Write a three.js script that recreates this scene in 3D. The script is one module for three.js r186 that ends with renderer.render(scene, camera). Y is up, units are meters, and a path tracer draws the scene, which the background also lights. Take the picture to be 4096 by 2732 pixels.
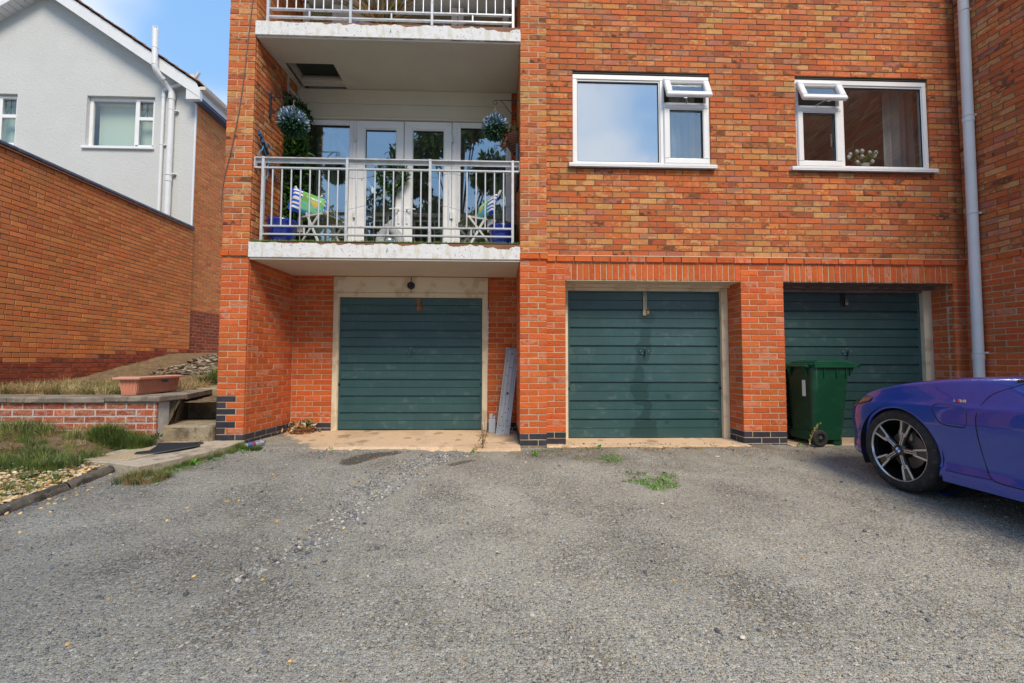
import * as THREE from 'three';
import { mergeGeometries, mergeVertices, toCreasedNormals } from 'three/addons/utils/BufferGeometryUtils.js';

// ---------------------------------------------------------------- camera, sky, sun, exposure
const scene = new THREE.Scene();
const camera = new THREE.PerspectiveCamera(2 * Math.atan(1366 / 1744.22) * 180 / Math.PI, 4096 / 2732, 0.05, 600);
camera.position.set(0, 0.992, 5.2462);
camera.rotation.set(0.0490861, -0.0337737, 0.00236081, 'YXZ');
scene.add(camera);
const EXPOSURE = 2.6, SKY = .58;
const renderer = new THREE.WebGLRenderer({ antialias: true });
renderer.setSize(1024, 683);
renderer.toneMapping = THREE.LinearToneMapping;
renderer.toneMappingExposure = EXPOSURE;
renderer.shadowMap.enabled = true;
const sun = new THREE.DirectionalLight(0xfff1dc, 1.5);
sun.position.set(9, 30, 24); sun.target.position.set(0, 0, 0);
sun.castShadow = true; sun.shadow.radius = 46; sun.shadow.mapSize.set(2048, 2048);
Object.assign(sun.shadow.camera, { left: -16, right: 16, top: 16, bottom: -16, near: 1, far: 80 });
scene.add(sun, sun.target);

// ---------------------------------------------------------------- random numbers and noise
function rng(a) { return () => { a |= 0; a = a + 0x6D2B79F5 | 0; let t = Math.imul(a ^ a >>> 15, 1 | a); t = t + Math.imul(t ^ t >>> 7, 61 | t) ^ t; return ((t ^ t >>> 14) >>> 0) / 4294967296; }; }
const hash = (x, y, s) => { let h = Math.imul(x, 374761393) ^ Math.imul(y, 668265263) ^ Math.imul(s, 2246822519); h = Math.imul(h ^ h >>> 13, 1274126177); h = Math.imul(h ^ h >>> 15, 2246822519); return ((h ^ h >>> 16) >>> 0) / 4294967296; };
const md = (a, n) => n ? ((a % n) + n) % n : a;
function vn(x, y, s, per = 0) {
  const i = Math.floor(x), j = Math.floor(y), fx = x - i, fy = y - j, u = fx * fx * (3 - 2 * fx), v = fy * fy * (3 - 2 * fy);
  const i0 = md(i, per), i1 = md(i + 1, per), j0 = md(j, per), j1 = md(j + 1, per);
  const a = hash(i0, j0, s), b = hash(i1, j0, s), c = hash(i0, j1, s), d = hash(i1, j1, s);
  return a + (b - a) * u + (c - a + (a - b - c + d) * u) * v;
}
function fbm(x, y, s, oct = 4, per = 0) { let a = 0, w = .5, t = 0; for (let o = 0; o < oct; o++) { a += w * vn(x, y, s + o * 17, per); t += w; x *= 2; y *= 2; per *= 2; w *= .5; } return a / t; }
const clamp = (x, a = 0, b = 1) => Math.min(b, Math.max(a, x)), mix = (a, b, t) => a + (b - a) * t;
const sm = (a, b, x) => { const t = clamp((x - a) / (b - a)); return t * t * (3 - 2 * t); };
const mix3 = (a, b, t) => [mix(a[0], b[0], t), mix(a[1], b[1], t), mix(a[2], b[2], t)];
const lin = (c) => { c /= 255; return c <= .04045 ? c / 12.92 : ((c + .055) / 1.055) ** 2.4; };
const S = (r, g, b, k = 1) => [lin(r) * k, lin(g) * k, lin(b) * k];
const enc = (c) => { c = clamp(c); return c <= .0031308 ? c * 12.92 : 1.055 * c ** (1 / 2.4) - .055; };

// ---------------------------------------------------------------- sky: clear blue with thin broken cloud, as computed air
{
  const w = 1024, h = 512, d = new Float32Array(w * h * 4);
  for (let y = 0; y < h; y++) for (let x = 0; x < w; x++) {
    const el = ((y + .5) / h - .5) * Math.PI, az = ((x + .5) / w - .5) * 2 * Math.PI, o = (y * w + x) * 4;
    const e = Math.max(0, Math.sin(el)), t = Math.pow(e, .5);
    let c = mix3([.40, .58, .78], [.125, .30, .60], t);
    const dx = Math.cos(el) * Math.cos(az), dz = Math.cos(el) * Math.sin(az), k = 1 / (e + .16);
    const px = dx * k * 1.3 + 3.1, pz = dz * k * 1.3 + 7.4;
    const f = fbm(px + .5 * fbm(px * 1.5, pz * 1.5, 5, 3), pz, 11, 6);
    const cl = sm(.44, .74, f) * .85;
    c = mix3(c, [.70, .72, .75], cl);
    if (el < 0) c = [.2, .2, .19];
    for (let q = 0; q < 3; q++) d[o + q] = c[q] * SKY;
    d[o + 3] = 1;
  }
  const t = new THREE.DataTexture(d, w, h, THREE.RGBAFormat, THREE.FloatType);
  t.mapping = THREE.EquirectangularReflectionMapping; t.magFilter = THREE.LinearFilter; t.needsUpdate = true;
  scene.background = t; scene.environment = t;
}

// ---------------------------------------------------------------- textures
function tex(w, h, fn, { srgb = true, rep = 1, clampEdge = false } = {}) {
  const d = new Uint8Array(w * h * 4), up = srgb ? enc : clamp;
  for (let y = 0, o = 0; y < h; y++) for (let x = 0; x < w; x++, o += 4) { const c = fn((x + .5) / w, (y + .5) / h); d[o] = up(c[0]) * 255; d[o + 1] = up(c[1]) * 255; d[o + 2] = up(c[2]) * 255; d[o + 3] = 255; }
  const t = new THREE.DataTexture(d, w, h); t.colorSpace = srgb ? THREE.SRGBColorSpace : THREE.NoColorSpace;
  t.wrapS = t.wrapT = clampEdge ? THREE.ClampToEdgeWrapping : THREE.RepeatWrapping; t.magFilter = THREE.LinearFilter; t.minFilter = THREE.LinearMipmapLinearFilter; t.repeat.set(rep, rep); t.needsUpdate = true;
  return t;
}
// a tone of a surface with fine grain and patches: multiplies around 1
function grainMap(base, seed, { patch = .12, fine = .08, n = 6, size = 256, tint = null, spots = 0, rep = 1 } = {}) {
  return tex(size, size, (u, v) => {
    const a = fbm(u * n, v * n, seed, 4, n) - .5, b = vn(u * size / 2, v * size / 2, seed + 3, size / 2) - .5;
    let k = 1 + a * 2 * patch + b * fine, c = [base[0] * k, base[1] * k, base[2] * k];
    if (tint) c = mix3(c, tint, sm(.52, .78, fbm(u * n * 2, v * n * 2, seed + 9, 4, n * 2)) * .5);
    if (spots && vn(u * size / 3, v * size / 3, seed + 5, Math.floor(size / 3)) > 1 - spots) c = mix3(c, [.08, .07, .05], .6);
    return c;
  }, { rep });
}
const bumpMap = (seed, n, size = 256, rep = 1, oct = 4) => tex(size, size, (u, v) => { const k = fbm(u * n, v * n, seed, oct, n); return [k, k, k]; }, { srgb: false, rep });
function M(o) { const { c, ...r } = o; const m = new THREE.MeshPhysicalMaterial({ roughness: .7, ...r }); if (c) m.color.setRGB(...c); return m; }

// ---------------------------------------------------------------- geometry helpers
const V = (x, y, z) => new THREE.Vector3(x, y, z);
function triUV(g, k = 1) { // uv in metres by the way a face points
  const p = g.attributes.position, n = g.attributes.normal, uv = new Float32Array(p.count * 2);
  for (let i = 0; i < p.count; i += 3) {
    let ax = 0, ay = 0, az = 0;
    for (let j = i; j < i + 3; j++) { ax += Math.abs(n.getX(j)); ay += Math.abs(n.getY(j)); az += Math.abs(n.getZ(j)); }
    for (let j = i; j < i + 3; j++) {
      const x = p.getX(j), y = p.getY(j), z = p.getZ(j), [a, b] = ay >= ax && ay >= az ? [x, z] : ax > az ? [z, y] : [x, y];
      uv[j * 2] = a * k; uv[j * 2 + 1] = b * k;
    }
  }
  g.setAttribute('uv', new THREE.BufferAttribute(uv, 2)); return g;
}
function fin(g, keepUV) { // the same attributes on every geometry, so that they merge
  if (g.index) g = g.toNonIndexed();
  if (!g.attributes.normal) g.computeVertexNormals();
  for (const k of Object.keys(g.attributes)) if (!['position', 'normal', 'uv', 'color'].includes(k)) g.deleteAttribute(k);
  if (!keepUV || !g.attributes.uv) triUV(g);
  return g;
}
function poly(faces, c) { // flat convex faces; with a centre c they are turned outward
  const p = [];
  for (let f of faces) {
    const n = V(...f[1]).sub(V(...f[0])).cross(V(...f[2]).sub(V(...f[0])));
    if (c) { const m = f.reduce((a, q) => [a[0] + q[0] / f.length, a[1] + q[1] / f.length, a[2] + q[2] / f.length], [0, 0, 0]); if (n.dot(V(m[0] - c[0], m[1] - c[1], m[2] - c[2])) < 0) f = [...f].reverse(); }
    for (let i = 1; i + 1 < f.length; i++) p.push(...f[0], ...f[i], ...f[i + 1]);
  }
  const g = new THREE.BufferGeometry(); g.setAttribute('position', new THREE.Float32BufferAttribute(p, 3)); g.computeVertexNormals();
  return triUV(g);
}
function box(x0, x1, y0, y1, z0, z1, c = .003) { // a box with chamfered edges
  c = Math.min(c, (x1 - x0) * .45, (y1 - y0) * .45, (z1 - z0) * .45);
  const P = (i, sx, sy, sz) => [sx > 0 ? x1 - (i === 0 ? 0 : c) : x0 + (i === 0 ? 0 : c), sy > 0 ? y1 - (i === 1 ? 0 : c) : y0 + (i === 1 ? 0 : c), sz > 0 ? z1 - (i === 2 ? 0 : c) : z0 + (i === 2 ? 0 : c)], f = [], s = [-1, 1];
  for (const a of s) {
    f.push([P(0, a, -1, -1), P(0, a, 1, -1), P(0, a, 1, 1), P(0, a, -1, 1)], [P(1, -1, a, -1), P(1, 1, a, -1), P(1, 1, a, 1), P(1, -1, a, 1)], [P(2, -1, -1, a), P(2, 1, -1, a), P(2, 1, 1, a), P(2, -1, 1, a)]);
    for (const b of s) {
      f.push([P(0, a, b, -1), P(0, a, b, 1), P(1, a, b, 1), P(1, a, b, -1)], [P(0, a, -1, b), P(0, a, 1, b), P(2, a, 1, b), P(2, a, -1, b)], [P(1, -1, a, b), P(1, 1, a, b), P(2, 1, a, b), P(2, -1, a, b)]);
      for (const d of s) f.push([P(0, a, b, d), P(1, a, b, d), P(2, a, b, d)]);
    }
  }
  return poly(f, [(x0 + x1) / 2, (y0 + y1) / 2, (z0 + z1) / 2]);
}
const arr = (p) => Array.isArray(p) ? V(...p) : p;
function rod(a, b, r, seg = 10, r2 = r) {
  a = arr(a); b = arr(b); const g = new THREE.CylinderGeometry(r2, r, a.distanceTo(b), seg);
  g.applyQuaternion(new THREE.Quaternion().setFromUnitVectors(V(0, 1, 0), b.clone().sub(a).normalize())); const m = a.clone().add(b).multiplyScalar(.5); g.translate(m.x, m.y, m.z);
  return fin(g);
}
function tube(pts, r, seg = 8, n = pts.length * 6, closed = false) { return fin(new THREE.TubeGeometry(new THREE.CatmullRomCurve3(pts.map(arr), closed), n, r, seg, closed)); }
function bar(a, b, w, h, up = V(0, 1, 0)) { // a square-edged bar from a to b
  a = arr(a); b = arr(b); const g = box(-w / 2, w / 2, -h / 2, h / 2, -a.distanceTo(b) / 2, a.distanceTo(b) / 2, .002), d = b.clone().sub(a).normalize();
  const x = up.clone().cross(d); if (x.length() < 1e-4) x.set(1, 0, 0); x.normalize(); const y = d.clone().cross(x);
  g.applyMatrix4(new THREE.Matrix4().makeBasis(x, y, d)); const m = a.clone().add(b).multiplyScalar(.5); return g.translate(m.x, m.y, m.z);
}
function lathe(pts, seg = 28) { return fin(new THREE.LatheGeometry(pts.map(([r, y]) => new THREE.Vector2(r, y)), seg)); }
function extr(pts, depth, bev = .003, holes = []) { // an outline in x, y pushed out along z from 0 to depth
  const s = new THREE.Shape(pts.map((p) => new THREE.Vector2(...p))); for (const h of holes) s.holes.push(new THREE.Path(h.map((p) => new THREE.Vector2(...p))));
  const g = new THREE.ExtrudeGeometry(s, { depth: depth - 2 * bev, bevelEnabled: bev > 0, bevelSize: bev, bevelThickness: bev, bevelOffset: -bev, bevelSegments: 1, curveSegments: 10 }); g.translate(0, 0, bev); return fin(g);
}
const rectPts = (x0, x1, y0, y1) => [[x0, y0], [x1, y0], [x1, y1], [x0, y1]];
function surf(f, nu, nv, close) { // smooth sheet through f(u, v)
  const p = [], uv = [], ix = [];
  for (let j = 0; j <= nv; j++) for (let i = 0; i <= nu; i++) { p.push(...f(i / nu, j / nv)); uv.push(i / nu, j / nv); }
  for (let j = 0; j < nv; j++) for (let i = 0; i < nu; i++) { const a = j * (nu + 1) + i, b = a + 1, c = a + nu + 1, d = c + 1; ix.push(a, b, d, a, d, c); }
  const g = new THREE.BufferGeometry(); g.setAttribute('position', new THREE.Float32BufferAttribute(p, 3)); g.setAttribute('uv', new THREE.Float32BufferAttribute(uv, 2)); g.setIndex(ix); g.computeVertexNormals(); return g;
}
const mv = (g, x, y, z, ry = 0, rx = 0, rz = 0) => g.applyMatrix4(new THREE.Matrix4().compose(V(x, y, z), new THREE.Quaternion().setFromEuler(new THREE.Euler(rx, ry, rz, 'YXZ')), V(1, 1, 1)));
function tintG(g, c) { const n = g.attributes.position.count, a = new Float32Array(n * 3); for (let i = 0; i < n; i++) { a[i * 3] = c[0]; a[i * 3 + 1] = c[1]; a[i * 3 + 2] = c[2]; } g.setAttribute('color', new THREE.BufferAttribute(a, 3)); return g; }

// ---------------------------------------------------------------- objects
const taken = new Map();
const numbered = (n) => { const k = taken.get(n) || 0; taken.set(n, k + 1); return k ? n + '_' + String(k).padStart(3, '0') : n; };
function mesh(name, geos, mat, parent) {
  const l = Array.isArray(geos) ? geos.flat() : [geos], g = l.length > 1 ? mergeGeometries(l) : l[0];
  const m = new THREE.Mesh(g, mat); m.name = name; m.castShadow = m.receiveShadow = true; if (parent) parent.add(m); return m;
}
const part = (parent, name, geos, mat, label) => { const m = mesh(name, geos, mat, parent); if (label) m.userData.label = label; return m; };
const sub = (parent, name) => { const g = new THREE.Group(); g.name = name; parent.add(g); return g; };
function tag(o, label, category, group, kind) { o.userData.label = label; o.userData.category = category; if (group) o.userData.group = group; if (kind) o.userData.kind = kind; return o; }
function thing(name, label, category, [x, y, z] = [0, 0, 0], turn = 0, group) { const o = new THREE.Group(); o.name = numbered(name); scene.add(o); o.position.set(x, y, z); o.rotation.y = turn; return tag(o, label, category, group); }
function solo(name, label, category, geos, mat, group, kind) { const m = mesh(numbered(name), geos, mat, scene); return tag(m, label, category, group, kind); }
function struct(name, geos, mat, label, category, kind = 'structure') { const m = mesh(numbered(name), geos, mat, scene); return tag(m, label, category, null, kind); }
function instances(name, geo, mat, list, parent = scene) { // list of [matrix, colour]
  const m = new THREE.InstancedMesh(geo, mat, list.length), c = new THREE.Color();
  list.forEach(([mx, col], i) => { m.setMatrixAt(i, mx); if (col) m.setColorAt(i, c.setRGB(...col)); });
  m.name = name; m.castShadow = m.receiveShadow = true; m.userData.kind = 'stuff'; parent.add(m); return m;
}
const _q = new THREE.Quaternion(), _e = new THREE.Euler();
const mat4 = (x, y, z, rx, ry, rz, sx, sy = sx, sz = sx) => new THREE.Matrix4().compose(V(x, y, z), _q.setFromEuler(_e.set(rx, ry, rz)), V(sx, sy, sz));

// ---------------------------------------------------------------- bricks: one atlas of brick faces, laid one by one
const CELL = { multi: [0, 120], red: [120, 70], tan: [190, 50], dark: [240, 20], blue: [260, 20], old: [280, 40] };
const AW = 1920, AH = 2048, atlas = (() => {
  const W = AW, H = AH, cw = 192, ch = 64, col = new Uint8Array(W * H * 4), bmp = new Uint8Array(W * H * 4);
  const pal = {
    multi: [S(204, 114, 62), S(196, 104, 56), S(206, 144, 86), S(186, 98, 58), S(168, 94, 58), S(210, 124, 70), S(200, 124, 82), S(200, 110, 58), S(192, 102, 54), S(212, 146, 92), S(176, 104, 62), S(184, 116, 88), S(206, 110, 54), S(200, 132, 72), S(202, 116, 64), S(198, 108, 60)],
    red: [S(210, 100, 44), S(204, 94, 40), S(214, 106, 48), S(196, 88, 40), S(208, 102, 52), S(200, 98, 52), S(208, 96, 38)],
    tan: [S(214, 128, 66), S(208, 122, 60), S(220, 136, 74), S(202, 118, 60), S(210, 128, 70)],
    dark: [S(150, 66, 38), S(140, 60, 36), S(158, 72, 42)], blue: [S(58, 56, 66), S(66, 62, 70), S(52, 52, 60)],
    old: [S(190, 92, 56), S(182, 84, 50), S(196, 102, 66), S(176, 86, 56)],
  };
  for (const k in CELL) for (let n = 0; n < CELL[k][1]; n++) {
    const id = CELL[k][0] + n, cx = (id % 10) * cw, cy = Math.floor(id / 10) * ch, r = rng(id * 77 + 5), p = pal[k], base = p[Math.floor(r() * p.length)].map((c) => c * (.9 + r() * .2));
    const multi = k === 'multi', blotch = multi ? (r() < .16 ? S(104, 66, 42) : r() < .45 ? S(214, 160, 104) : S(206, 100, 52)) : k === 'old' ? S(214, 190, 170) : k === 'blue' ? S(84, 76, 80) : S(222, 124, 74);
    const amt = multi ? .25 + r() * .75 : k === 'red' ? r() < .16 ? .6 : .2 : k === 'old' ? .35 : .25, ox = r() * 50, oy = r() * 50, swirl = r() < (k === 'red' ? .6 : .85), sl = (r() - .5) * .6;
    const light = k === 'red' && r() < .12 ? S(208, 140, 110) : null;
    for (let y = 0; y < ch; y++) for (let x = 0; x < cw; x++) {
      const u = x / 64, v = y / 64, o = ((cy + y) * W + cx + x) * 4;
      const b = fbm(u * 1.6 + ox, v * 2.2 + oy, id, 3), g = vn(x * .9 + oy, y * .9 + ox, id + 31), f = fbm(u * 9 + ox, v * 9 + oy, id + 7, 2);
      // the dragged wire leaves short slanting ridges on the face
      const wob = fbm(u * 2.4 + ox, v * 2.4 + oy, id + 60, 2) * 5, rg = k === 'dark' || k === 'blue' ? 0 : swirl ? Math.abs(Math.sin((v * 15 + u * sl * 10 + wob) * (k === 'tan' ? 1.5 : 1.1))) : f;
      let c = mix3(base, blotch, amt * sm(.42, .68, b)); if (light) c = mix3(c, light, sm(.3, .6, b) * .7);
      const kk = 1 + (g - .5) * .28 + (f - .5) * .34 + (rg - .6) * (k === 'tan' ? .2 : .14);
      if (k === 'old' && vn(x * .22 + ox, y * .22 + oy, id + 90) > .83) c = mix3(c, S(224, 218, 212), .75);
      if ((k === 'red' || k === 'multi') && vn(x * .35 + ox, y * .35 + oy, id + 91) > .93) c = mix3(c, S(60, 36, 26), .6);
      for (let q = 0; q < 3; q++) col[o + q] = enc(c[q] * kk * .92) * 255;
      const hgt = clamp(.45 + (g - .5) * .3 + (f - .5) * .5 + (rg - .5) * (swirl ? .55 : .1)) * 255; bmp[o] = bmp[o + 1] = bmp[o + 2] = hgt; col[o + 3] = bmp[o + 3] = 255;
    }
  }
  const mk = (d, srgb) => { const t = new THREE.DataTexture(d, W, H); t.colorSpace = srgb ? THREE.SRGBColorSpace : THREE.NoColorSpace; t.magFilter = THREE.LinearFilter; t.minFilter = THREE.LinearMipmapLinearFilter; t.needsUpdate = true; return t; };
  return [mk(col, true), mk(bmp, false)];
})();
const brickMat = M({ map: atlas[0], bumpMap: atlas[1], bumpScale: .004, roughness: .9, vertexColors: true }); brickMat.name = 'brick';
const blueMat = M({ map: atlas[0], bumpMap: atlas[1], bumpScale: .0015, roughness: .45, vertexColors: true });
const mortarTone = (c, seed, b = .003) => M({ map: grainMap(c, seed, { patch: .2, fine: .25, n: 8, rep: 1.6 }), bumpMap: bumpMap(seed + 1, 40, 256, 1.6, 3), bumpScale: b, roughness: .95 });
const mortar = { light: mortarTone(S(196, 176, 146, .9), 41), grey: mortarTone(S(120, 100, 80, .9), 42), drab: mortarTone(S(112, 96, 78, .9), 43), white: mortarTone(S(206, 200, 192, .9), 44), pale: mortarTone(S(206, 176, 140, .85), 45) };

// one brick in wall axes: s along, y up, d out of the wall
function brickGeo(b, F) {
  const r = rng(Math.round(b.s0 * 977) * 31 + Math.round(b.y0 * 911) * 7 + b.cell), jt = b.jit ?? 1, J = (a) => (r() - .5) * 2 * a * jt;
  let { s0, s1, y0, y1 } = b; s0 += b.e0 ? 0 : J(.0016); s1 += b.e1 ? 0 : J(.0016); y0 += J(.0012); y1 += J(.0012);
  const d0 = b.back ?? -.03, d1 = (b.d ?? 0) + J(.0016), c = .0035, tilt = J(.0012), t2 = J(.0008), dd = (s, y) => d1 + (s > (s0 + s1) / 2 ? tilt : -tilt) + (y > (y0 + y1) / 2 ? t2 : -t2);
  const q = [[s0, y0], [s1, y0], [s1, y1], [s0, y1]], qi = [[s0 + c, y0 + c], [s1 - c, y0 + c], [s1 - c, y1 - c], [s0 + c, y1 - c]];
  const front = qi.map(([s, y]) => [s, y, dd(s, y)]), edge = q.map(([s, y]) => [s, y, dd(s, y) - c]), back = q.map(([s, y]) => [s, y, d0]);
  const f = [front]; for (let i = 0; i < 4; i++) { const j = (i + 1) % 4; f.push([edge[i], edge[j], front[j], front[i]], [back[i], back[j], edge[j], edge[i]]); }
  const pos = [], uv = [], cw = 192 / AW, chh = 64 / AH, cu = (b.cell % 10) * cw, cv = Math.floor(b.cell / 10) * chh, len = b.vert ? y1 - y0 : s1 - s0, su = len < .17 ? r() * (.21 - len) : 0;
  const P = (p) => { pos.push(F.o[0] + F.dx * p[0] + F.nx * p[2], p[1], F.o[1] + F.dz * p[0] + F.nz * p[2]); const a = p[0] - s0 + (d1 - p[2]) * .4, e = p[1] - y0 + (d1 - p[2]) * .4, [w, h] = b.vert ? [e, a] : [a, e]; uv.push(cu + cw * clamp((w + su + .004) / .225, .015, .985), cv + chh * clamp((h + .003) / .071, .04, .96)); };
  for (const k of f) { P(k[0]); P(k[1]); P(k[2]); P(k[0]); P(k[2]); P(k[3]); }
  const g = new THREE.BufferGeometry(); g.setAttribute('position', new THREE.Float32BufferAttribute(pos, 3)); g.setAttribute('uv', new THREE.Float32BufferAttribute(uv, 2)); g.computeVertexNormals();
  const k = .9 + r() * .2; return tintG(g, [k * (1 + J(.03)), k, k * (1 + J(.04))]);
}
const pickCell = (kind, r) => CELL[kind][0] + Math.floor(r() * CELL[kind][1]);
const frameOf = (p0, p1) => { const L = Math.hypot(p1[0] - p0[0], p1[1] - p0[1]), dx = (p1[0] - p0[0]) / L, dz = (p1[1] - p0[1]) / L; return { o: p0, dx, dz, nx: -dz, nz: dx, L }; };
function boxOn(F, s0, s1, y0, y1, d0, d1) { // a plain block in wall axes
  const c = (s, y, d) => [F.o[0] + F.dx * s + F.nx * d, y, F.o[1] + F.dz * s + F.nz * d], a = [[s0, y0], [s1, y0], [s1, y1], [s0, y1]], f = [a.map(([s, y]) => c(s, y, d1)), a.map(([s, y]) => c(s, y, d0))];
  for (let i = 0; i < 4; i++) { const [p, q] = [a[i], a[(i + 1) % 4]]; f.push([c(...p, d0), c(...q, d0), c(...q, d1), c(...p, d1)]); }
  return poly(f, c((s0 + s1) / 2, (y0 + y1) / 2, (d0 + d1) / 2));
}
// lays a wall from p0 to p1 (its face is to the left of that way, seen from above with z towards you ... n = (-dz, dx))
function layWall(list, p0, p1, y0, y1, o = {}) {
  const F = frameOf(p0, p1), { open = [], off = 0, start = 0, end = F.L, thick = .1, rec = .005, kind = 'red', seed = 1, bh = .075, join = .01, bl = .225, tint = null } = o, r = rng(seed * 7919 + 13), h = join / 2;
  const k0 = Math.round(y0 / bh), k1 = Math.round(y1 / bh);
  if (!o.noBricks) for (let k = k0; k < k1; k++) {
    const ya = k * bh, yb = ya + bh, ym = (ya + yb) / 2; let iv = [[start, end]];
    for (const [a, b, c, d] of open) if (ym > c && ym < d) iv = iv.flatMap(([p, q]) => [[p, Math.min(q, a)], [Math.max(p, b), q]].filter(([m, n]) => n - m > .02));
    const head = o.headers && o.headers.includes(k), len = head ? bl / 2 : bl, sh = head ? bl / 4 : off + (((k % 2) + 2) % 2) * bl / 2;
    for (const [a, b] of iv) {
      const cuts = [a]; for (let s = sh + Math.ceil((a - sh) / len) * len; s < b; s += len) if (s - cuts[cuts.length - 1] > .045 && b - s > .045) cuts.push(s); cuts.push(b);
      for (let i = 0; i + 1 < cuts.length; i++) {
        const kd = typeof kind === 'function' ? kind((cuts[i] + cuts[i + 1]) / 2, ym, k, r) : kind; if (!kd) { r(); continue; }
        const e0 = i === 0, e1 = i + 2 === cuts.length;
        list.push({ F, s0: cuts[i] + (e0 ? .0015 : h), s1: cuts[i + 1] - (e1 ? .0015 : h), y0: ya + h, y1: yb - h, cell: pickCell(kd, r), kd, e0, e1, d: o.d ?? 0, back: o.back, jit: o.jit, w: o.w || o });
      }
    }
  }
  if (o.mortar !== false) {
    const mop = open.map((q) => [q[0] - .006, q[1] + .006, q[2], q[3]]), ss = [o.i0 || 0, F.L - (o.i1 || 0), ...mop.flatMap((q) => [q[0], q[1]])].filter((s) => s >= (o.i0 || 0) && s <= F.L - (o.i1 || 0)).sort((a, b) => a - b), ys = [y0, y1, ...open.flatMap((q) => [q[2], q[3]])].filter((y) => y >= y0 && y <= y1).sort((a, b) => a - b), out = [];
    for (let i = 0; i + 1 < ss.length; i++) for (let j = 0; j + 1 < ys.length; j++) {
      const a = ss[i], b = ss[i + 1], c = ys[j], d = ys[j + 1]; if (b - a < 1e-5 || d - c < 1e-5) continue;
      if (mop.some((q) => (a + b) / 2 > q[0] && (a + b) / 2 < q[1] && (c + d) / 2 > q[2] && (c + d) / 2 < q[3])) continue;
      out.push(boxOn(F, a, b, c, d, -thick, -rec));
    }
    (o.out || []).push(...out);
  }
  return F;
}
// the 300 that show largest become parts of their wall; the rest is one part of kind stuff
camera.updateMatrixWorld(true); camera.updateProjectionMatrix(); camera.matrixWorldInverse.copy(camera.matrixWorld).invert();
function shownArea(b) {
  const F = b.F, q = [[b.s0, b.y0], [b.s1, b.y0], [b.s1, b.y1], [b.s0, b.y1]].map(([s, y]) => V(F.o[0] + F.dx * s, y, F.o[1] + F.dz * s)), v = q[0].clone().applyMatrix4(camera.matrixWorldInverse);
  if (v.z > -.3) return 0; const p = q.map((c) => c.project(camera)); if (p.some((c) => Math.abs(c.x) > .99 || Math.abs(c.y) > .99)) return 0;
  let a = 0; for (let i = 0; i < 4; i++) { const m = p[i], n = p[(i + 1) % 4]; a += m.x * n.y - n.x * m.y; } return Math.abs(a) * (b.hide ? 0 : 1);
}
function placeBricks(list, root, wallFor, max = 300, restName = 'brickwork') {
  const sc = list.map((b) => [shownArea(b), b]).sort((a, b) => b[0] - a[0]), rest = [];
  sc.forEach(([a, b], i) => {
    const g = brickGeo(b, b.F); if (i < max && a > 0) mesh('brick', g, b.kd === 'blue' ? blueMat : brickMat, wallFor(b)); else rest.push(g);
  });
  if (rest.length) { const m = part(root, restName, rest, brickMat); m.userData.kind = 'stuff'; }
}

// ---------------------------------------------------------------- materials used in many places
const upvc = M({ map: grainMap([.80, .80, .81], 51, { patch: .03, fine: .03, spots: .004 }), roughness: .32 });
const white = M({ map: grainMap([.74, .73, .72], 52, { patch: .05, fine: .05, spots: .012, rep: .8 }), bumpMap: bumpMap(53, 30, 256, .8), bumpScale: .002, roughness: .6 });
const cream = M({ map: grainMap(S(222, 206, 178), 54, { patch: .06, fine: .06, spots: .02, tint: S(176, 150, 116), n: 5 }), roughness: .55, bumpMap: bumpMap(55, 24), bumpScale: .0015 });
const beige = M({ map: grainMap(S(206, 198, 180), 56, { patch: .04, fine: .05, spots: .003 }), roughness: .65, bumpMap: bumpMap(57, 60), bumpScale: .0012 });
const soffitM = M({ map: grainMap(S(210, 200, 186), 58, { patch: .05, fine: .06, rep: .7 }), roughness: .75, bumpMap: bumpMap(59, 50), bumpScale: .002 });
const railM = M({ map: grainMap([.62, .63, .65], 60, { patch: .08, fine: .06, spots: .01, tint: [.40, .34, .28], n: 9 }), roughness: .34, metalness: .25 });
const plaster = M({ c: [.68, .66, .62], roughness: .9 }), carpet = M({ c: [.30, .26, .21], roughness: 1 });
const blackIron = M({ c: [.016, .016, .018], roughness: .45 }), steel = M({ c: [.5, .5, .5], metalness: .9, roughness: .38 }), rubber = M({ map: grainMap([.022, .022, .023], 63, { patch: .3, fine: .4 }), roughness: .85, bumpMap: bumpMap(64, 40), bumpScale: .001 });
const pvc = M({ map: grainMap([.72, .73, .74], 65, { patch: .05, fine: .04, spots: .004 }), roughness: .4 });
const seal = M({ c: [.02, .02, .022], roughness: .7 });
const glassDoor = M({ c: [.93, .96, .95], transmission: 1, thickness: 0, roughness: 0, ior: 3.3 }), glassMid = M({ c: [.95, .97, .97], transmission: 1, thickness: 0, roughness: 0, ior: 2.5 }), glassWin = M({ c: [.95, .97, .97], transmission: 1, thickness: 0, roughness: 0, ior: 6.5 }), glassSide = M({ c: [.95, .97, .97], transmission: 1, thickness: 0, roughness: 0, ior: 2.6 }), glassPlain = M({ c: [.93, .96, .95], transmission: 1, thickness: 0, roughness: 0, ior: 1.7 });

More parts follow.
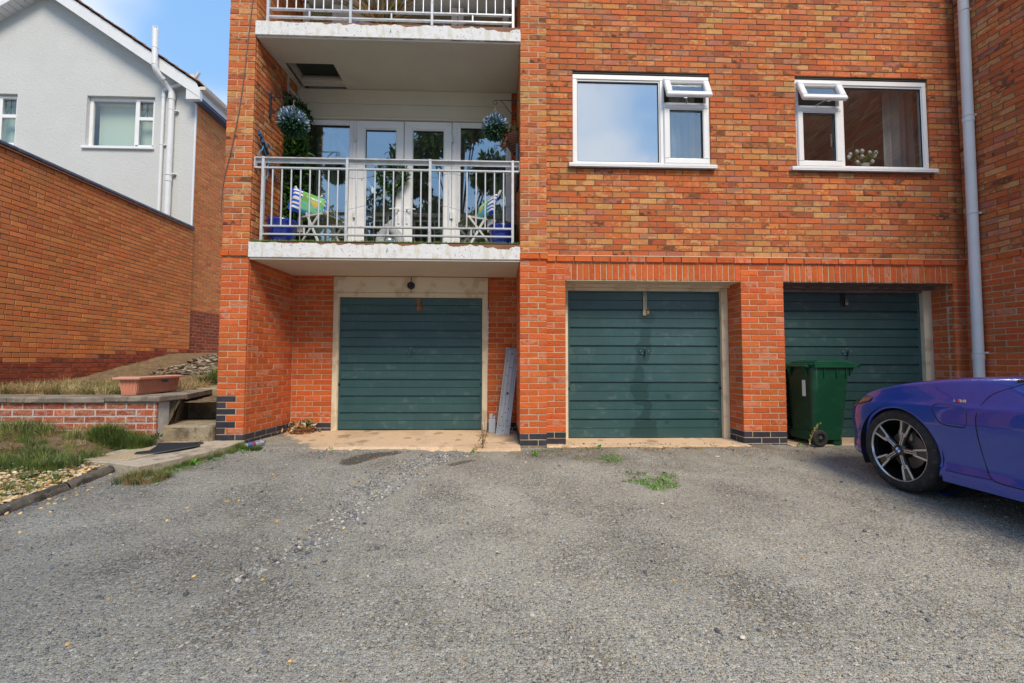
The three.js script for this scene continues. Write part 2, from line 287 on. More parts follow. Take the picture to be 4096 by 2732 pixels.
// ---------------------------------------------------------------- the block of flats
const flats = thing('apartment_building', 'orange brick block of flats with balconies over three green garage doors', 'building');
const FB = [], mUp = [], mLow = [], mRec = [];
{
  const W = -.1125, TOP = 6.3, mid = (y, lo = 'red') => y < .15 ? 'blue' : y < 2.25 ? lo : y < 2.325 ? null : 'multi';
  // main front
  layWall(FB, [.598, W], [6.06, W], 2.325, TOP, { end: 5.42,  open: [[.347, 2.122, 3.45, 4.725], [3.25, 5.027, 3.45, 4.725]], kind: 'multi', out: mUp, seed: 1, off: .06, thick: .2 });
  layWall(FB, [.598, W], [6.06, W], 2.25, 2.325, { end: 5.42,  d: .022, out: mLow, seed: 2, off: .13 });
  layWall(FB, [.598, W], [6.06, W], -.15, 2.25, { end: 5.42,  open: [[.248, 2.467, -1, 2.26], [3.019, 5.245, -1, 2.26]], kind: (s, y) => mid(y), out: mLow, seed: 3, off: .217, thick: .1 });
  for (const [a, b] of [[.248, 2.467], [3.019, 5.245]]) { // soldier course over a garage opening
    const F = frameOf([.598, W], [6.02, W]), r = rng(a * 100 | 0), n = Math.round((b - a) / .0752), st = (b - a) / n;
    for (let i = 0; i < n; i++) FB.push({ F, s0: a + i * st + .005, s1: a + (i + 1) * st - .005, y0: 2.03, y1: 2.245, vert: true, cell: pickCell('red', r), kd: 'red', e0: 0, e1: 0, w: { grp: 'low' }, d: 0 });
    mLow.push(boxOn(F, a, b, 2.026, 2.25, -.3, -.005));
  }
  mLow.push(poly([[[.598, 2.325, W], [6.0, 2.325, W], [6.0, 2.325, W + .023], [.598, 2.325, W + .023]], [[.598, 2.325, W + .023], [6.0, 2.325, W + .023], [6.0, 2.339, W + .002], [.598, 2.339, W + .002]], [[.598, 2.325, W], [6.0, 2.325, W], [6.0, 2.339, W + .002], [.598, 2.339, W + .002]]], [3, 2.328, W + .005]));
  // right pilaster
  layWall(FB, [.27, 0], [.598, 0], -.15, TOP, { i0: .007, i1: .007, kind: (s, y) => mid(y), out: mLow, seed: 4, thick: .1 });
  layWall(FB, [.266, 0], [.612, 0], 2.25, 2.325, { d: .022, mortar: false, seed: 5, off: .02 });
  layWall(FB, [.27, -1.0075], [.27, 0], -.15, TOP, { kind: (s, y) => mid(y), end: .976, i1: .007, out: mLow, seed: 6, off: .05, thick: .12 });
  layWall(FB, [.598, 0], [.598, W], -.15, TOP, { kind: (s, y) => mid(y), start: .031, end: .11, i0: .007, out: mLow, seed: 7, thick: .1 });
  layWall(FB, [.612, .02], [.612, W + .02], 2.25, 2.325, { mortar: false, start: .03, seed: 8 });
  mLow.push(box(.27, .609, 2.325, 2.336, -.02, .018, .004));
  // left pilaster with blue quoins, its inner and outer sides
  layWall(FB, [-3.285, 0], [-2.963, 0], 0, TOP, { i0: .007, i1: .007, off: .1125, kind: (s, y, k) => k < 2 || (k < 8 && s < .2 && (k % 2 || s < .12)) ? 'blue' : mid(y), out: mLow, seed: 9, thick: .1 });
  layWall(FB, [-3.29, 0], [-2.969, 0], 2.25, 2.325, { d: .022, mortar: false, seed: 10, off: .1 });
  layWall(FB, [-2.963, 0], [-2.89, -1.0075], -.15, 2.25, { start: .031, i0: .007, kind: (s, y) => y < .15 ? 'blue' : 'red', out: mLow, seed: 11, off: .1125, thick: .1 });
  layWall(FB, [-2.963, 0], [-2.89, -1.0075], 2.25, TOP, { start: .031, i0: .007, kind: (s, y) => y < 2.5 ? 'blue' : 'multi', out: mUp, seed: 12, off: .1125, thick: .1 });
  layWall(FB, [-3.285, -4.4], [-3.285, 0], .3, TOP, { end: 4.369, i1: .007, kind: (s, y) => y < 2.25 ? 'red' : 'multi', out: mUp, seed: 13, thick: .1 });
  // back of the recess at garage level, and the brick beside the balcony doors
  layWall(FB, [-2.93, -1.0075], [.31, -1.0075], -.15, 2.25, { start: .042, end: 3.2, open: [[.605, 2.795, -1, 2.21]], kind: (s, y) => y < .15 ? 'blue' : 'red', out: mRec, seed: 14, off: .0, thick: .2 });
  layWall(FB, [-2.93, -1.0075], [-2.80, -1.0075], 2.4, TOP, { start: .042, kind: 'multi', out: mUp, seed: 15 });
  layWall(FB, [.197, -1.0075], [.31, -1.0075], 2.4, TOP, { end: .072, kind: 'red', out: mUp, seed: 16 });
  // the wing that comes forward on the right
  const wx = 6.02, wz = W, we = [wx + .0905 * 5.6, wz + 5.57];
  layWall(FB, [wx, wz], we, -.3, 2.325, { kind: (s, y) => y > 2.25 ? null : mid(y), out: mLow, seed: 17, off: .15, thick: .2 });
  layWall(FB, [wx - .02, wz + .02], [we[0] - .02, we[1] + .02], 2.25, 2.325, { mortar: false, seed: 18, start: .02, off: .1 });
  layWall(FB, [wx, wz], we, 2.325, TOP, { kind: 'multi', out: mUp, seed: 19, off: .02, thick: .2 });
  mLow.push(boxOn(frameOf([wx, wz], we), 0, 5.5, 2.325, 2.335, -.05, .017));
  // sides of the garage openings
  const rv = { kind: (s, y) => mid(y), out: mRec, thick: .05 };
  layWall(FB, [3.065, -.52], [3.065, W], 0, 2.025, { ...rv, seed: 20, end: .376, i1: .007 }); layWall(FB, [5.87, -.52], [5.843, W], 0, 2.025, { ...rv, seed: 21, end: .377, off: .1, i1: .007 });
  layWall(FB, [.846, W], [.846, -.52], 0, 2.025, { ...rv, seed: 22, start: .031, i0: .007 }); layWall(FB, [3.617, W], [3.617, -.52], 0, 2.025, { ...rv, seed: 23, start: .031, i0: .007 });
  const walls = { up: part(flats, 'wall', mUp, mortar.grey), low: part(flats, 'wall', mLow, mortar.light), rec: part(flats, 'wall', mRec, mortar.light) };
  placeBricks(FB, flats, (b) => b.y0 > 2.33 ? walls.up : walls.low);
  // what closes the block: floors, partitions, roof
  const inner = [box(-2.85, 6.0, 4.985, 5.13, -5, -1.14, 0), box(.62, 6.0, 4.985, 5.13, -1.14, -.34, 0), box(-3.15, 6.3, 2.3, 5, -5.1, -5, 0), box(.30, .50, 2.3, 6.2, -5, -.24, 0), box(3.2, 3.35, 2.3, 4.98, -5, -.33, 0), box(6.05, 6.2, 2.3, 6.2, -5, -.33, 0), box(-3.1, -2.99, 2.3, 6.2, -5, -1.15, 0)];
  part(flats, 'room_wall', inner, plaster);
  part(flats, 'floor', [box(-2.95, .29, 2.25, 2.42, -5, -1.14, 0), box(.52, 6.0, 2.3, 2.42, -5, -.34, 0)], carpet);
  part(flats, 'roof', [box(-3.3, 6.62, 6.3, 6.45, -5.2, .03, .01), poly([[[6.02, 6.3, .03], [6.62, 6.3, .03], [7.2, 6.3, 5.46], [6.53, 6.3, 5.46]], [[6.02, 6.45, .03], [6.62, 6.45, .03], [7.2, 6.45, 5.46], [6.53, 6.45, 5.46]], [[6.02, 6.3, .03], [6.02, 6.45, .03], [6.53, 6.45, 5.46], [6.53, 6.3, 5.46]]], [6.5, 6.37, 2])], white);
}

// windows
function flatWindow(x0, x1, mir, sill) {
  const w = sub(flats, 'window'), X = (x) => mir ? x1 - (x - x0) : x, B = (a, b, c, d, e, f, ch = .004) => { const p = X(a), q = X(b); return box(Math.min(p, q), Math.max(p, q), c, d, e, f, ch); };
  const y0 = 3.503, y1 = 4.692, zb = -.2, z = -.135, mA = x1 - .645, mB = x1 - .59;
  part(w, 'frame', [B(x0, x1, y1 - .062, y1, zb, z), B(x0, x1, y0, y0 + .042, zb, z), B(x0, x0 + .054, y0 + .042, y1 - .062, zb, z), B(x1 - .05, x1, y0 + .042, y1 - .062, zb, z), B(mA, mB, y0 + .042, y1 - .062, zb, z),
    B(x0 + .05, mA + .004, y1 - .088, y1 - .06, zb, z - .012, .008), B(x0 + .05, mA + .004, y0 + .04, y0 + .056, zb, z - .012, .006), B(x0 + .05, x0 + .066, y0 + .05, y1 - .08, zb, z - .012, .006), B(mA - .016, mA + .002, y0 + .05, y1 - .08, zb, z - .012, .006), B(mB, x1 - .045, 4.295, 4.345, zb, z)], upvc);
  part(w, 'pane', B(x0 + .04, mA + .01, y0 + .03, y1 - .07, -.172, -.166, .001), mir ? glassMid : glassWin);
  part(w, 'gasket', [B(x0 + .064, mA - .014, y1 - .092, y1 - .087, -.168, -.15, 0), B(x0 + .064, mA - .014, y0 + .055, y0 + .058, -.168, -.15, 0), B(x0 + .065, x0 + .068, y0 + .055, y1 - .088, -.168, -.15, 0), B(mA - .018, mA - .015, y0 + .055, y1 - .088, -.168, -.15, 0)], seal);
  const sash = (a, b, c, d, zz) => [B(a, b, d - .058, d, zz - .05, zz, .01), B(a, b, c, c + .07, zz - .05, zz, .01), B(a, a + .078, c + .066, d - .054, zz - .05, zz, .01), B(b - .075, b, c + .066, d - .054, zz - .05, zz, .01), B(a + .07, b - .068, d - .072, d - .052, zz - .05, zz - .016, .006), B(a + .07, b - .068, c + .064, c + .08, zz - .05, zz - .016, .006)];
  part(w, 'sash', sash(mB - .012, x1 - .02, y0 + .03, 4.312, z + .022), upvc);
  part(w, 'pane', B(mB + .05, x1 - .08, y0 + .09, 4.27, -.158, -.152, .001), mir ? glassMid : glassSide);
  part(w, 'gasket', [B(mB + .064, x1 - .095, 4.24, 4.243, -.15, -.13, 0), B(mB + .064, mB + .067, y0 + .1, 4.24, -.15, -.13, 0), B(x1 - .097, x1 - .094, y0 + .1, 4.24, -.15, -.13, 0)], seal);
  // the small top light stands open, hinged at its head
  const hy = 4.665, hz = z + .012, open = (g) => { g.translate(0, -hy, -hz); g.rotateX(-.40); return g.translate(0, hy, hz); };
  part(w, 'vent_sash', sash(mB - .012, x1 - .02, 4.335, 4.662, z + .022).map(open), upvc, 'small top light standing open');
  part(w, 'vent_pane', open(B(mB + .05, x1 - .08, 4.39, 4.62, -.158, -.152, .001)), mir ? glassMid : glassSide);
  part(w, 'stay', [rod([X((mB + x1) / 2 + .02), 4.35, -.15], [X((mB + x1) / 2 - .07), 4.375, -.02], .006), B((mB + x1) / 2 - .09, (mB + x1) / 2 - .04, 4.33, 4.372, -.03, -.015)], steel);
  part(w, 'sill', [box(sill[0], sill[1], 3.467, 3.502, -.2, -.055, .006), box(sill[0], sill[1], 3.452, 3.468, -.068, -.055, .003)], upvc);
  part(w, 'head_shadow_strip', B(x0 - .004, x1 + .004, 4.696, 4.72, -.2, -.128, .004), seal);  // black strip standing in for the shadow line above the frame
  part(w, 'handle', [B(mB + .035, mB + .055, 3.85, 4.02, -.235, -.215, .006)], upvc);
}
flatWindow(.948, 2.722, false, [.887, 2.773]); flatWindow(3.851, 5.622, true, [3.743, 5.667]);

// garage doors
const greenMap = (x0, w, seed, stains = []) => {
  const t = tex(512, 512, (u, v) => {
    const X = x0 + u * w, Y = v * 1.95, f = fbm(u * 5, v * 9, seed, 5), g = fbm(u * 90, v * 14, seed + 4, 2), s = fbm(u * 26, v * 40, seed + 8, 3);
    let c = mix3([.022, .070, .072], [.036, .092, .097], f); c = c.map((q) => q * (.9 + g * .2));
    c = mix3(c, [.10, .15, .14], sm(.6, .8, s) * .55 * sm(.3, .7, f)); // chalky scuffs
    if (vn(u * 200, v * 200, seed + 2) > .985) c = [.2, .22, .2];
    let d = 9; for (const [sx, sy, rx, ry] of stains) d = Math.min(d, Math.hypot((X - sx) / rx, (Y - sy) / ry) + (fbm(X * 14, Y * 10, 77, 3) - .5) * .9);
    if (d < 1) c = mix3(c, [.012, .045, .045], .82 * sm(1, .93, d));
    return c;
  });
  t.repeat.set(1 / w, 1 / 1.95); t.offset.set(-x0 / w, 0); return t;
};
const doorStain = [[1.985, 1.36, .085, .13], [1.96, 1.2, .125, .12], [1.93, 1.06, .10, .12], [1.885, .84, .075, .14], [1.88, .68, .12, .13], [1.91, .575, .10, .09], [1.86, .48, .075, .045], [1.985, .43, .055, .075], [1.97, .33, .06, .07], [2.26, .56, .035, .04], [2.07, .21, .04, .04], [2.24, .22, .03, .03], [1.93, .2, .13, .09], [1.95, .06, .2, .13], [1.99, 1.62, .1, .06], [2.0, 1.56, .08, .05]];
function garageDoor(x0, x1, y0, y1, z, seed, stains, hx, hasp, frame, head) {
  const d = sub(flats, 'garage_door'), m = M({ map: greenMap(x0, x1 - x0, seed, stains), bumpMap: bumpMap(seed + 3, 12, 256, .5), bumpScale: .002, roughness: .36, clearcoat: .15, clearcoatRoughness: .4 }), h = (y1 - y0) / 8, r = rng(seed);
  part(d, 'door_leaf', [box(x0, x1, y0, y1, z - .05, z - .024, .001), box(x0, x0 + .032, y0, y1, z - .026, z + .006, .003), box(x1 - .032, x1, y0, y1, z - .026, z + .006, .003), box(x0 + .032, x1 - .032, y1 - .014, y1, z - .026, z + .006, .003), box(x0 + .032, x1 - .032, y0, y0 + .02, z - .026, z + .006, .003)], m);
  for (let i = 0; i < 8; i++) { // eight pressed ribs, each of two faces with a crease between
    const a = y0 + .004 + i * h, b = a + h, top = i === 7 ? .014 : .017, X0 = x0 + .03, X1 = x1 - .03, w = () => (r() - .5) * .0025, ym = a + h * .485;
    const lo = [[a + (i ? 0 : .016), z + .004 + w()], [ym, z + .001], [ym, z - .006]], slat = (pts) => { const k = extr(pts, X1 - X0, 0); k.rotateY(Math.PI / 2); return triUV(k.translate(X0, 0, 0)); };
    part(d, 'slat', slat([[.03, a + (i ? .002 : .016)], [-lo[0][1], a + (i ? .002 : .016)], [-(z + .0), ym - .002], [-(z - .006), ym], [.03, ym]].map(([q, y]) => [q === .03 ? -(z - .03) : q, y])), m);
    part(d, 'slat', slat([[-(z - .03), ym + .001], [-(z - .007), ym + .001], [-(z + .0025), ym + .005], [-(z + .002 + w()), b - top - .008], [-(z - .014), b - top], [-(z - .03), b - top]]), m);
  }
  part(d, 'bottom_edge', box(x0, x1, y0 - .012, y0, z - .03, z - .002, .001), seal);
  // handle
  const hy = y0 + h * 4.72; part(d, 'lock_plate', [mv(new THREE.CylinderGeometry(1, 1, .006, 28), 0, 0, 0).scale(.075, 1, .052).rotateX(Math.PI / 2).translate(hx, hy, z + .007)].map((g) => fin(g)), m);
  part(d, 'handle', [rod([hx + .012, hy - .005, z], [hx + .012, hy - .005, z + .045], .009), box(hx + .001, hx + .024, hy - .065, hy + .028, z + .03, z + .05, .007)], m);
  part(d, 'rivet', [[-.055, 0], [.055, 0], [0, .04], [-.03, -.035]].map(([a, b]) => fin(new THREE.SphereGeometry(.006, 8, 6).translate(hx + a, hy + b, z + .011))), steel);
  for (const s of [x0 + .012, x1 - .012]) part(d, 'side_latch', [box(s - .014, s + .014, y0 + h * 2.62, y0 + h * 2.76, z + .004, z + .022, .004), fin(new THREE.SphereGeometry(.009, 8, 6).translate(s, y0 + h * 2.69, z + .024))], blackIron);
  part(d, 'frame', frame, cream); if (head) part(d, 'lintel_board', head, cream);
  if (hasp) { const [a, b, c, mt] = hasp; part(d, 'hasp', [box(a - .026, a - .008, b, c, z + .01, z + .02, .002), box(a + .008, a + .026, b, c, z + .01, z + .02, .002), box(a - .008, a + .008, b, c, z + .008, z + .014, .001), box(a - .03, a + .03, b - .065, b + .02, z + .012, z + .02, .004)], mt); part(d, 'padlock', [box(a + .014, a + .052, b - .05, b - .002, z + .02, z + .046, .008), tube([[a + .02, b - .004, z + .033], [a + .02, b + .02, z + .033], [a + .033, b + .028, z + .033], [a + .046, b + .02, z + .033], [a + .046, b - .004, z + .033]], .004, 6)], hasp[4]); }
  return d;
}
const brassy = M({ c: S(190, 150, 90), metalness: .8, roughness: .4 }), zinc = M({ map: grainMap(S(176, 170, 150), 71, { patch: .25, fine: .2, tint: S(110, 86, 50) }), metalness: .6, roughness: .5 }), rusty = M({ map: grainMap(S(150, 104, 70), 72, { patch: .4, fine: .3, tint: S(60, 38, 24) }), metalness: .3, roughness: .7 });
const darkFrame = M({ map: grainMap(S(128, 108, 100), 73, { patch: .3, fine: .15, tint: S(70, 52, 46), n: 9 }), roughness: .6 });
{
  const z = -1.04, J = (a, b, c, d, e, f) => box(a, b, c, d, e, f, .004);
  const d1 = garageDoor(-2.25, -.212, .05, 1.934, z, 81, [], -1.237, [-1.13, 1.80, 1.93, rusty, rusty],
    [J(-2.325, -2.25, .035, 1.99, -1.12, -.985), J(-.212, -.137, .035, 1.99, -1.12, -.985), J(-2.25, -.212, 1.937, 1.99, -1.12, -.985), J(-2.25, -.212, 1.925, 1.94, -1.1, -1.0), J(-2.262, -2.245, .035, 1.93, -1.1, -1.0), J(-.217, -.2, .035, 1.93, -1.1, -1.0)], [J(-2.326, -.136, 1.993, 2.216, -1.1, -.982)]);
  part(d1, 'bell_box', [fin(new THREE.CylinderGeometry(.052, .056, .03, 28).rotateX(Math.PI / 2).translate(-1.233, 2.091, -.968)), fin(new THREE.TorusGeometry(.034, .006, 8, 24).translate(-1.233, 2.091, -.953)), box(-1.25, -1.216, 2.075, 2.107, -.955, -.949, .003), rod([-1.233, 2.13, -.978], [-1.228, 2.216, -.978], .004), rod([-1.233, 2.04, -.978], [-1.231, 1.995, -.978], .004)], blackIron, 'round black fitting above the garage door');
  garageDoor(.928, 2.972, .018, 1.948, -.48, 91, doorStain, 1.95, [1.962, 1.69, 1.945, zinc, brassy], [J(.852, .926, 0, 1.99, -.56, -.43), J(2.974, 3.062, 0, 1.985, -.56, -.42), J(.926, 2.974, 1.95, 1.99, -.56, -.43), J(.85, 3.062, 1.988, 2.03, -.56, -.36)], [J(.85, 3.064, 2.018, 2.034, -.37, -.118)]);
  const f3 = [J(3.62, 3.70, 0, 1.99, -.56, -.43), J(5.75, 5.866, 0, 1.985, -.56, -.42), J(3.70, 5.75, 1.95, 1.99, -.56, -.43), J(3.62, 5.86, 1.988, 2.03, -.56, -.36)];
  const d3 = garageDoor(3.703, 5.748, .018, 1.948, -.48, 101, [], 4.706, [4.676, 1.83, 1.945, blackIron, zinc], f3.slice(0, 2));
  part(d3, 'frame', f3.slice(2), darkFrame); part(d3, 'lintel_board', J(3.62, 5.84, 2.018, 2.034, -.37, -.118), darkFrame);
}
// downpipe in the corner
{
  const p = sub(flats, 'downpipe'), x = 5.945, z = .045, r = .053; part(p, 'pipe', rod([x + .045, 6.3, z], [x, -.02, z], r, 24), pvc);
  for (const y of [5.53, 4.14, 2.88, 1.13]) { const xx = x + y * .0071; part(p, 'bracket', [fin(new THREE.TorusGeometry(r + .003, .005, 6, 24).rotateX(Math.PI / 2).translate(xx, y, z)), box(xx + .04, xx + .095, y - .012, y + .012, z + .02, z + .045, .003)], pvc); if (y < 5 && y !== 2.88) part(p, 'socket', [rod([xx, y - .02, z], [xx, y - .075, z], r + .006, 24)], pvc); }
}
// balconies
const slabMap = (y0, y1) => { const t = tex(1024, 128, (u, v) => { const X = u * 3.3, f = fbm(X * 7, v * 4, 201, 4), e = fbm(X * 9, 3, 207, 5) * fbm(X * 1.3, 9, 208, 3); let c = [.76 - f * .06, .76 - f * .06, .765 - f * .055]; const st = fbm(X * 26, v * 1.2, 209, 3); c = mix3(c, S(196, 188, 160), sm(.5, .72, st) * .45); if (vn(X * 80, v * 14, 211) > .86 && f > .5) c = mix3(c, S(120, 112, 96), .7); if (v > 1.06 - e * .62) c = mix3(S(150, 104, 78), S(104, 66, 48), f); return c; }); t.repeat.set(1 / 3.3, 1 / (y1 - y0)); t.offset.set(3 / 3.3, -y0 / (y1 - y0)); return t; };
function balcony(y, railZ, up) { // y: top of the slab
  const b = sub(flats, 'balcony'), sm_ = M({ map: slabMap(y - .19, y), bumpMap: bumpMap(203, 26, 256, .9), bumpScale: .004, roughness: .75 });
  part(b, 'slab', up ? [box(-2.968, .276, y - .182, y, -.16, .02, .006), box(-2.96, .268, y - .03, y, -1.0, -.16, 0)] : [box(-2.968, .276, y - .19, y, -1.06, .02, .006)], sm_);
  part(b, 'soffit', up ? [box(-2.955, -2.81, y - .199, y - .18, -1, 0, .002), box(-2.2, .27, y - .199, y - .18, -1, 0, .002), box(-2.81, -2.2, y - .199, y - .18, -.462, 0, .002), box(-2.955, .262, y - .203, y - .1985, -.03, -.005, .001)] : [box(-2.955, .268, y - .205, y - .189, -1.0, -.0, .003), box(-2.955, .268, y - .212, y - .204, -.03, .008, .002)], soffitM);
  const xs = [-2.856, -1.846, -.835, .183], z = railZ, h = .014;
  for (const x of xs) part(b, 'post', box(x - .016, x + .016, y - .01, y + 1.07, z - .02, z + .02, .003), railM);
  part(b, 'top_rail', [box(-2.955, .27, y + 1.045, y + 1.062, z - .025, z + .022, .003), box(-2.955, .27, y + 1.0, y + 1.046, z - .024, z - .012, .002)], railM);
  for (const dy of [.932, .212, .112]) part(b, 'rail', box(dy > .5 ? -2.955 : xs[0], dy > .5 ? .27 : xs[3], y + dy - .011, y + dy + .011, z - .016, z + .016, .003), railM);
  part(b, 'end_plate', [box(-2.957, -2.945, y + .92, y + 1.05, z - .03, z + .03, .002), box(.258, .268, y + .92, y + 1.05, z - .03, z + .03, .002)], railM);
  for (let i = 0; i < 3; i++) { for (let k = 1; k < 9; k++) { const x = mix(xs[i], xs[i + 1], k / 9); part(b, 'baluster', rod([x, y + .212, z], [x, y + .932, z], .0095, 10), railM); } const x = (xs[i] + xs[i + 1]) / 2; part(b, 'baluster', box(x - .01, x + .01, y + .112, y + .212, z - .01, z + .01, .002), railM); }
  return b;
}
balcony(2.43, -.06, false);
{
  const b = balcony(5.165, -.06, true), y = 5.165, h = [-2.81, -2.2, -.95, -.462];
  part(b, 'hatch_frame', [box(h[0] - .02, h[0], y - .199, y - .02, h[2], h[3], 0), box(h[1], h[1] + .02, y - .18, y - .02, h[2], h[3], 0), box(h[0], h[1], y - .18, y - .02, h[3], h[3] + .02, 0), box(h[0], h[1], y - .18, y - .02, h[2] - .02, h[2], 0), box(h[0], h[1], y - .15, y - .10, h[2], h[2] + .06, .004)], soffitM);
  part(b, 'hatch_board', box(h[0], h[1], y - .035, y - .02, h[2], h[3], 0), M({ c: S(60, 66, 60), roughness: .8 }));
}
{ // posts, rail and fascia boards on the lower balcony, then the glazed screens
  part(flats, 'steel_post', [box(-2.945, -2.905, 2.43, 4.966, -.74, -.70, .004), box(-2.905, -2.855, 2.43, 4.966, -1.0, -.955, .004), box(-2.955, -2.94, 4.72, 4.80, -.73, -.71, .003), bar([-2.925, 4.83, -.70], [-2.87, 4.76, -.96], .012, .05)], railM);
  part(flats, 'fascia_board', box(-2.86, .197, 4.747, 4.963, -1.03, -.985, .005), beige); part(flats, 'fascia_board', box(-2.86, .197, 4.562, 4.743, -1.03, -.982, .005), beige);
  part(flats, 'trim', [box(-2.86, .197, 4.512, 4.56, -1.03, -.965, .006), box(-2.86, .197, 4.535, 4.552, -.97, -.955, .004)], beige);
  const f = sub(flats, 'french_door'), z = -1.0, Y = 2.44, B = (a, b, c, d, e, g, ch = .005) => box(a, b, c, d, e, g, ch);
  part(f, 'frame', [B(-2.86, -2.758, Y, 4.51, -1.06, z), B(-2.155, -2.052, Y, 4.51, -1.06, z), B(-.672, -.548, Y, 4.51, -1.06, z), B(.113, .196, Y, 4.51, -1.06, z), B(-2.758, -2.155, 4.432, 4.51, -1.06, z), B(-.548, .113, 4.428, 4.51, -1.06, z), B(-2.052, -.672, 4.495, 4.51, -1.06, z), B(-2.758, -2.155, Y, Y + .07, -1.06, z), B(-.548, .113, Y, Y + .07, -1.06, z), B(-2.1, -2.085, Y, 4.5, z - .01, z + .008, .004), B(-.612, -.597, Y, 4.5, z - .01, z + .008, .004)], upvc);
  for (const [a, b, p, q] of [[-2.046, -1.368, -1.935, -1.471], [-1.36, -.676, -1.248, -.781]]) {
    const m = .012, zz = z + .018; // mitred corners: four trapezoids
    const T = (pts) => extr(pts, .07, .004).translate(0, 0, zz - .07);
    part(f, 'door_leaf', [T([[a, 4.49], [a + .004, Y], [p, Y + .11], [p, 4.388]]), T([[b, Y], [b, 4.49], [q, 4.388], [q, Y + .11]]), T([[a, 4.492], [p, 4.388], [q, 4.388], [b, 4.492]]), T([[a, Y], [b, Y], [q, Y + .11], [p, Y + .11]])], upvc);
    part(f, 'bead', [B(p - .004, q + .004, 4.374, 4.392, zz - .06, zz - .012, .005), B(p - .004, p + .014, Y + .11, 4.38, zz - .06, zz - .012, .005), B(q - .014, q + .004, Y + .11, 4.38, zz - .06, zz - .012, .005), B(p, q, Y + .1, Y + .124, zz - .06, zz - .012, .005)], upvc);
    part(f, 'gasket', [B(p + .013, q - .013, 4.368, 4.374, zz - .055, zz - .03, 0), B(p + .013, p + .017, Y + .12, 4.37, zz - .055, zz - .03, 0), B(q - .017, q - .013, Y + .12, 4.37, zz - .055, zz - .03, 0)], seal);
    part(f, 'pane', B(p, q, Y + .1, 4.385, zz - .052, zz - .046, .001), glassDoor);
  }
  part(f, 'pane', B(-2.765, -2.15, Y + .06, 4.438, -1.035, -1.029, .001), glassDoor); part(f, 'pane', B(-.555, .12, Y + .06, 4.434, -1.035, -1.029, .001), glassDoor);
  part(f, 'gasket', [B(-2.758, -2.155, 4.42, 4.433, -1.03, -1.01, 0), B(-.548, .113, 4.416, 4.429, -1.03, -1.01, 0), B(-1.3685, -1.3605, Y, 4.49, -1.04, -.99, 0)], seal);
  for (const x of [-2.05, -.672]) for (const y of [4.25, 3.12]) part(f, 'hinge', [B(x - .022, x + .006, y - .06, y + .06, z, z + .04, .008), B(x + .008, x + .024, y - .055, y + .055, z, z + .032, .006)], upvc);
  for (const [x, s] of [[-1.425, -1], [-1.305, 1]]) part(f, 'handle', [B(x - .016, x + .016, 2.98, 3.22, z + .016, z + .03, .008), rod([x, 3.19, z + .02], [x, 3.19, z + .06], .009), tube([[x, 3.19, z + .06], [x + s * .05, 3.192, z + .063], [x + s * .125, 3.185, z + .06]], .0095, 8), B(x - .006, x + .006, 3.03, 3.07, z + .028, z + .033, .002)], upvc);
  // upper flat: frames, pale door panel, blinds drawn behind the glass
  const u = sub(flats, 'upper_french_door'), y = 5.165;
  part(u, 'frame', [B(-2.86, -2.78, y, 6.25, -1.06, -.99), B(-2.44, -2.36, y, 6.25, -1.06, -.99), B(-1.78, -1.715, y, 6.25, -1.06, -.99), B(-.70, -.61, y, 6.25, -1.06, -.99), B(-.60, -.52, y, 6.25, -1.05, -.985), B(.06, .15, y, 6.25, -1.06, -.99), B(-2.86, .197, y - .03, y + .05, -1.06, -.985)], upvc);
  part(u, 'door_panel', [B(-2.36, -1.79, y + .05, 6.25, -1.05, -1.0), ...[-2.22, -2.05, -1.9].map((x) => B(x - .012, x + .012, y + .06, 6.2, -1.005, -.994, .004))], upvc);
  part(u, 'pane', [B(-2.78, -2.44, y + .05, 6.24, -1.03, -1.025, .001), B(-1.715, -.70, y + .05, 6.24, -1.03, -1.025, .001), B(-.52, .06, y + .05, 6.24, -1.03, -1.025, .001)], glassPlain);
  const blindM = M({ c: S(150, 124, 92), roughness: .9 }); part(u, 'blind', [B(-1.72, -.69, y + .03, 6.24, -1.12, -1.1, 0), B(-.53, .07, y + .03, 6.24, -1.12, -1.1, 0)], blindM);
  const zig = []; for (let i = 0; i < 9; i++) zig.push(rod([-2.77 + i * .04, y + .03, -1.1], [-2.77 + i * .04, 6.24, -1.1], .024, 8)); part(u, 'curtain', zig, M({ c: S(190, 172, 120), roughness: .9 }));
  part(flats, 'wall_box', [box(.232, .266, 3.42, 3.80, -.40, -.20, .006)], M({ c: S(92, 100, 116), roughness: .4 }), 'grey wall box on the pilaster');
  part(flats, 'wall_box', [box(.236, .266, 3.235, 3.418, -.40, -.20, .006)], M({ c: [.03, .025, .022], roughness: .6 }), 'dark lower part of the wall box');
}

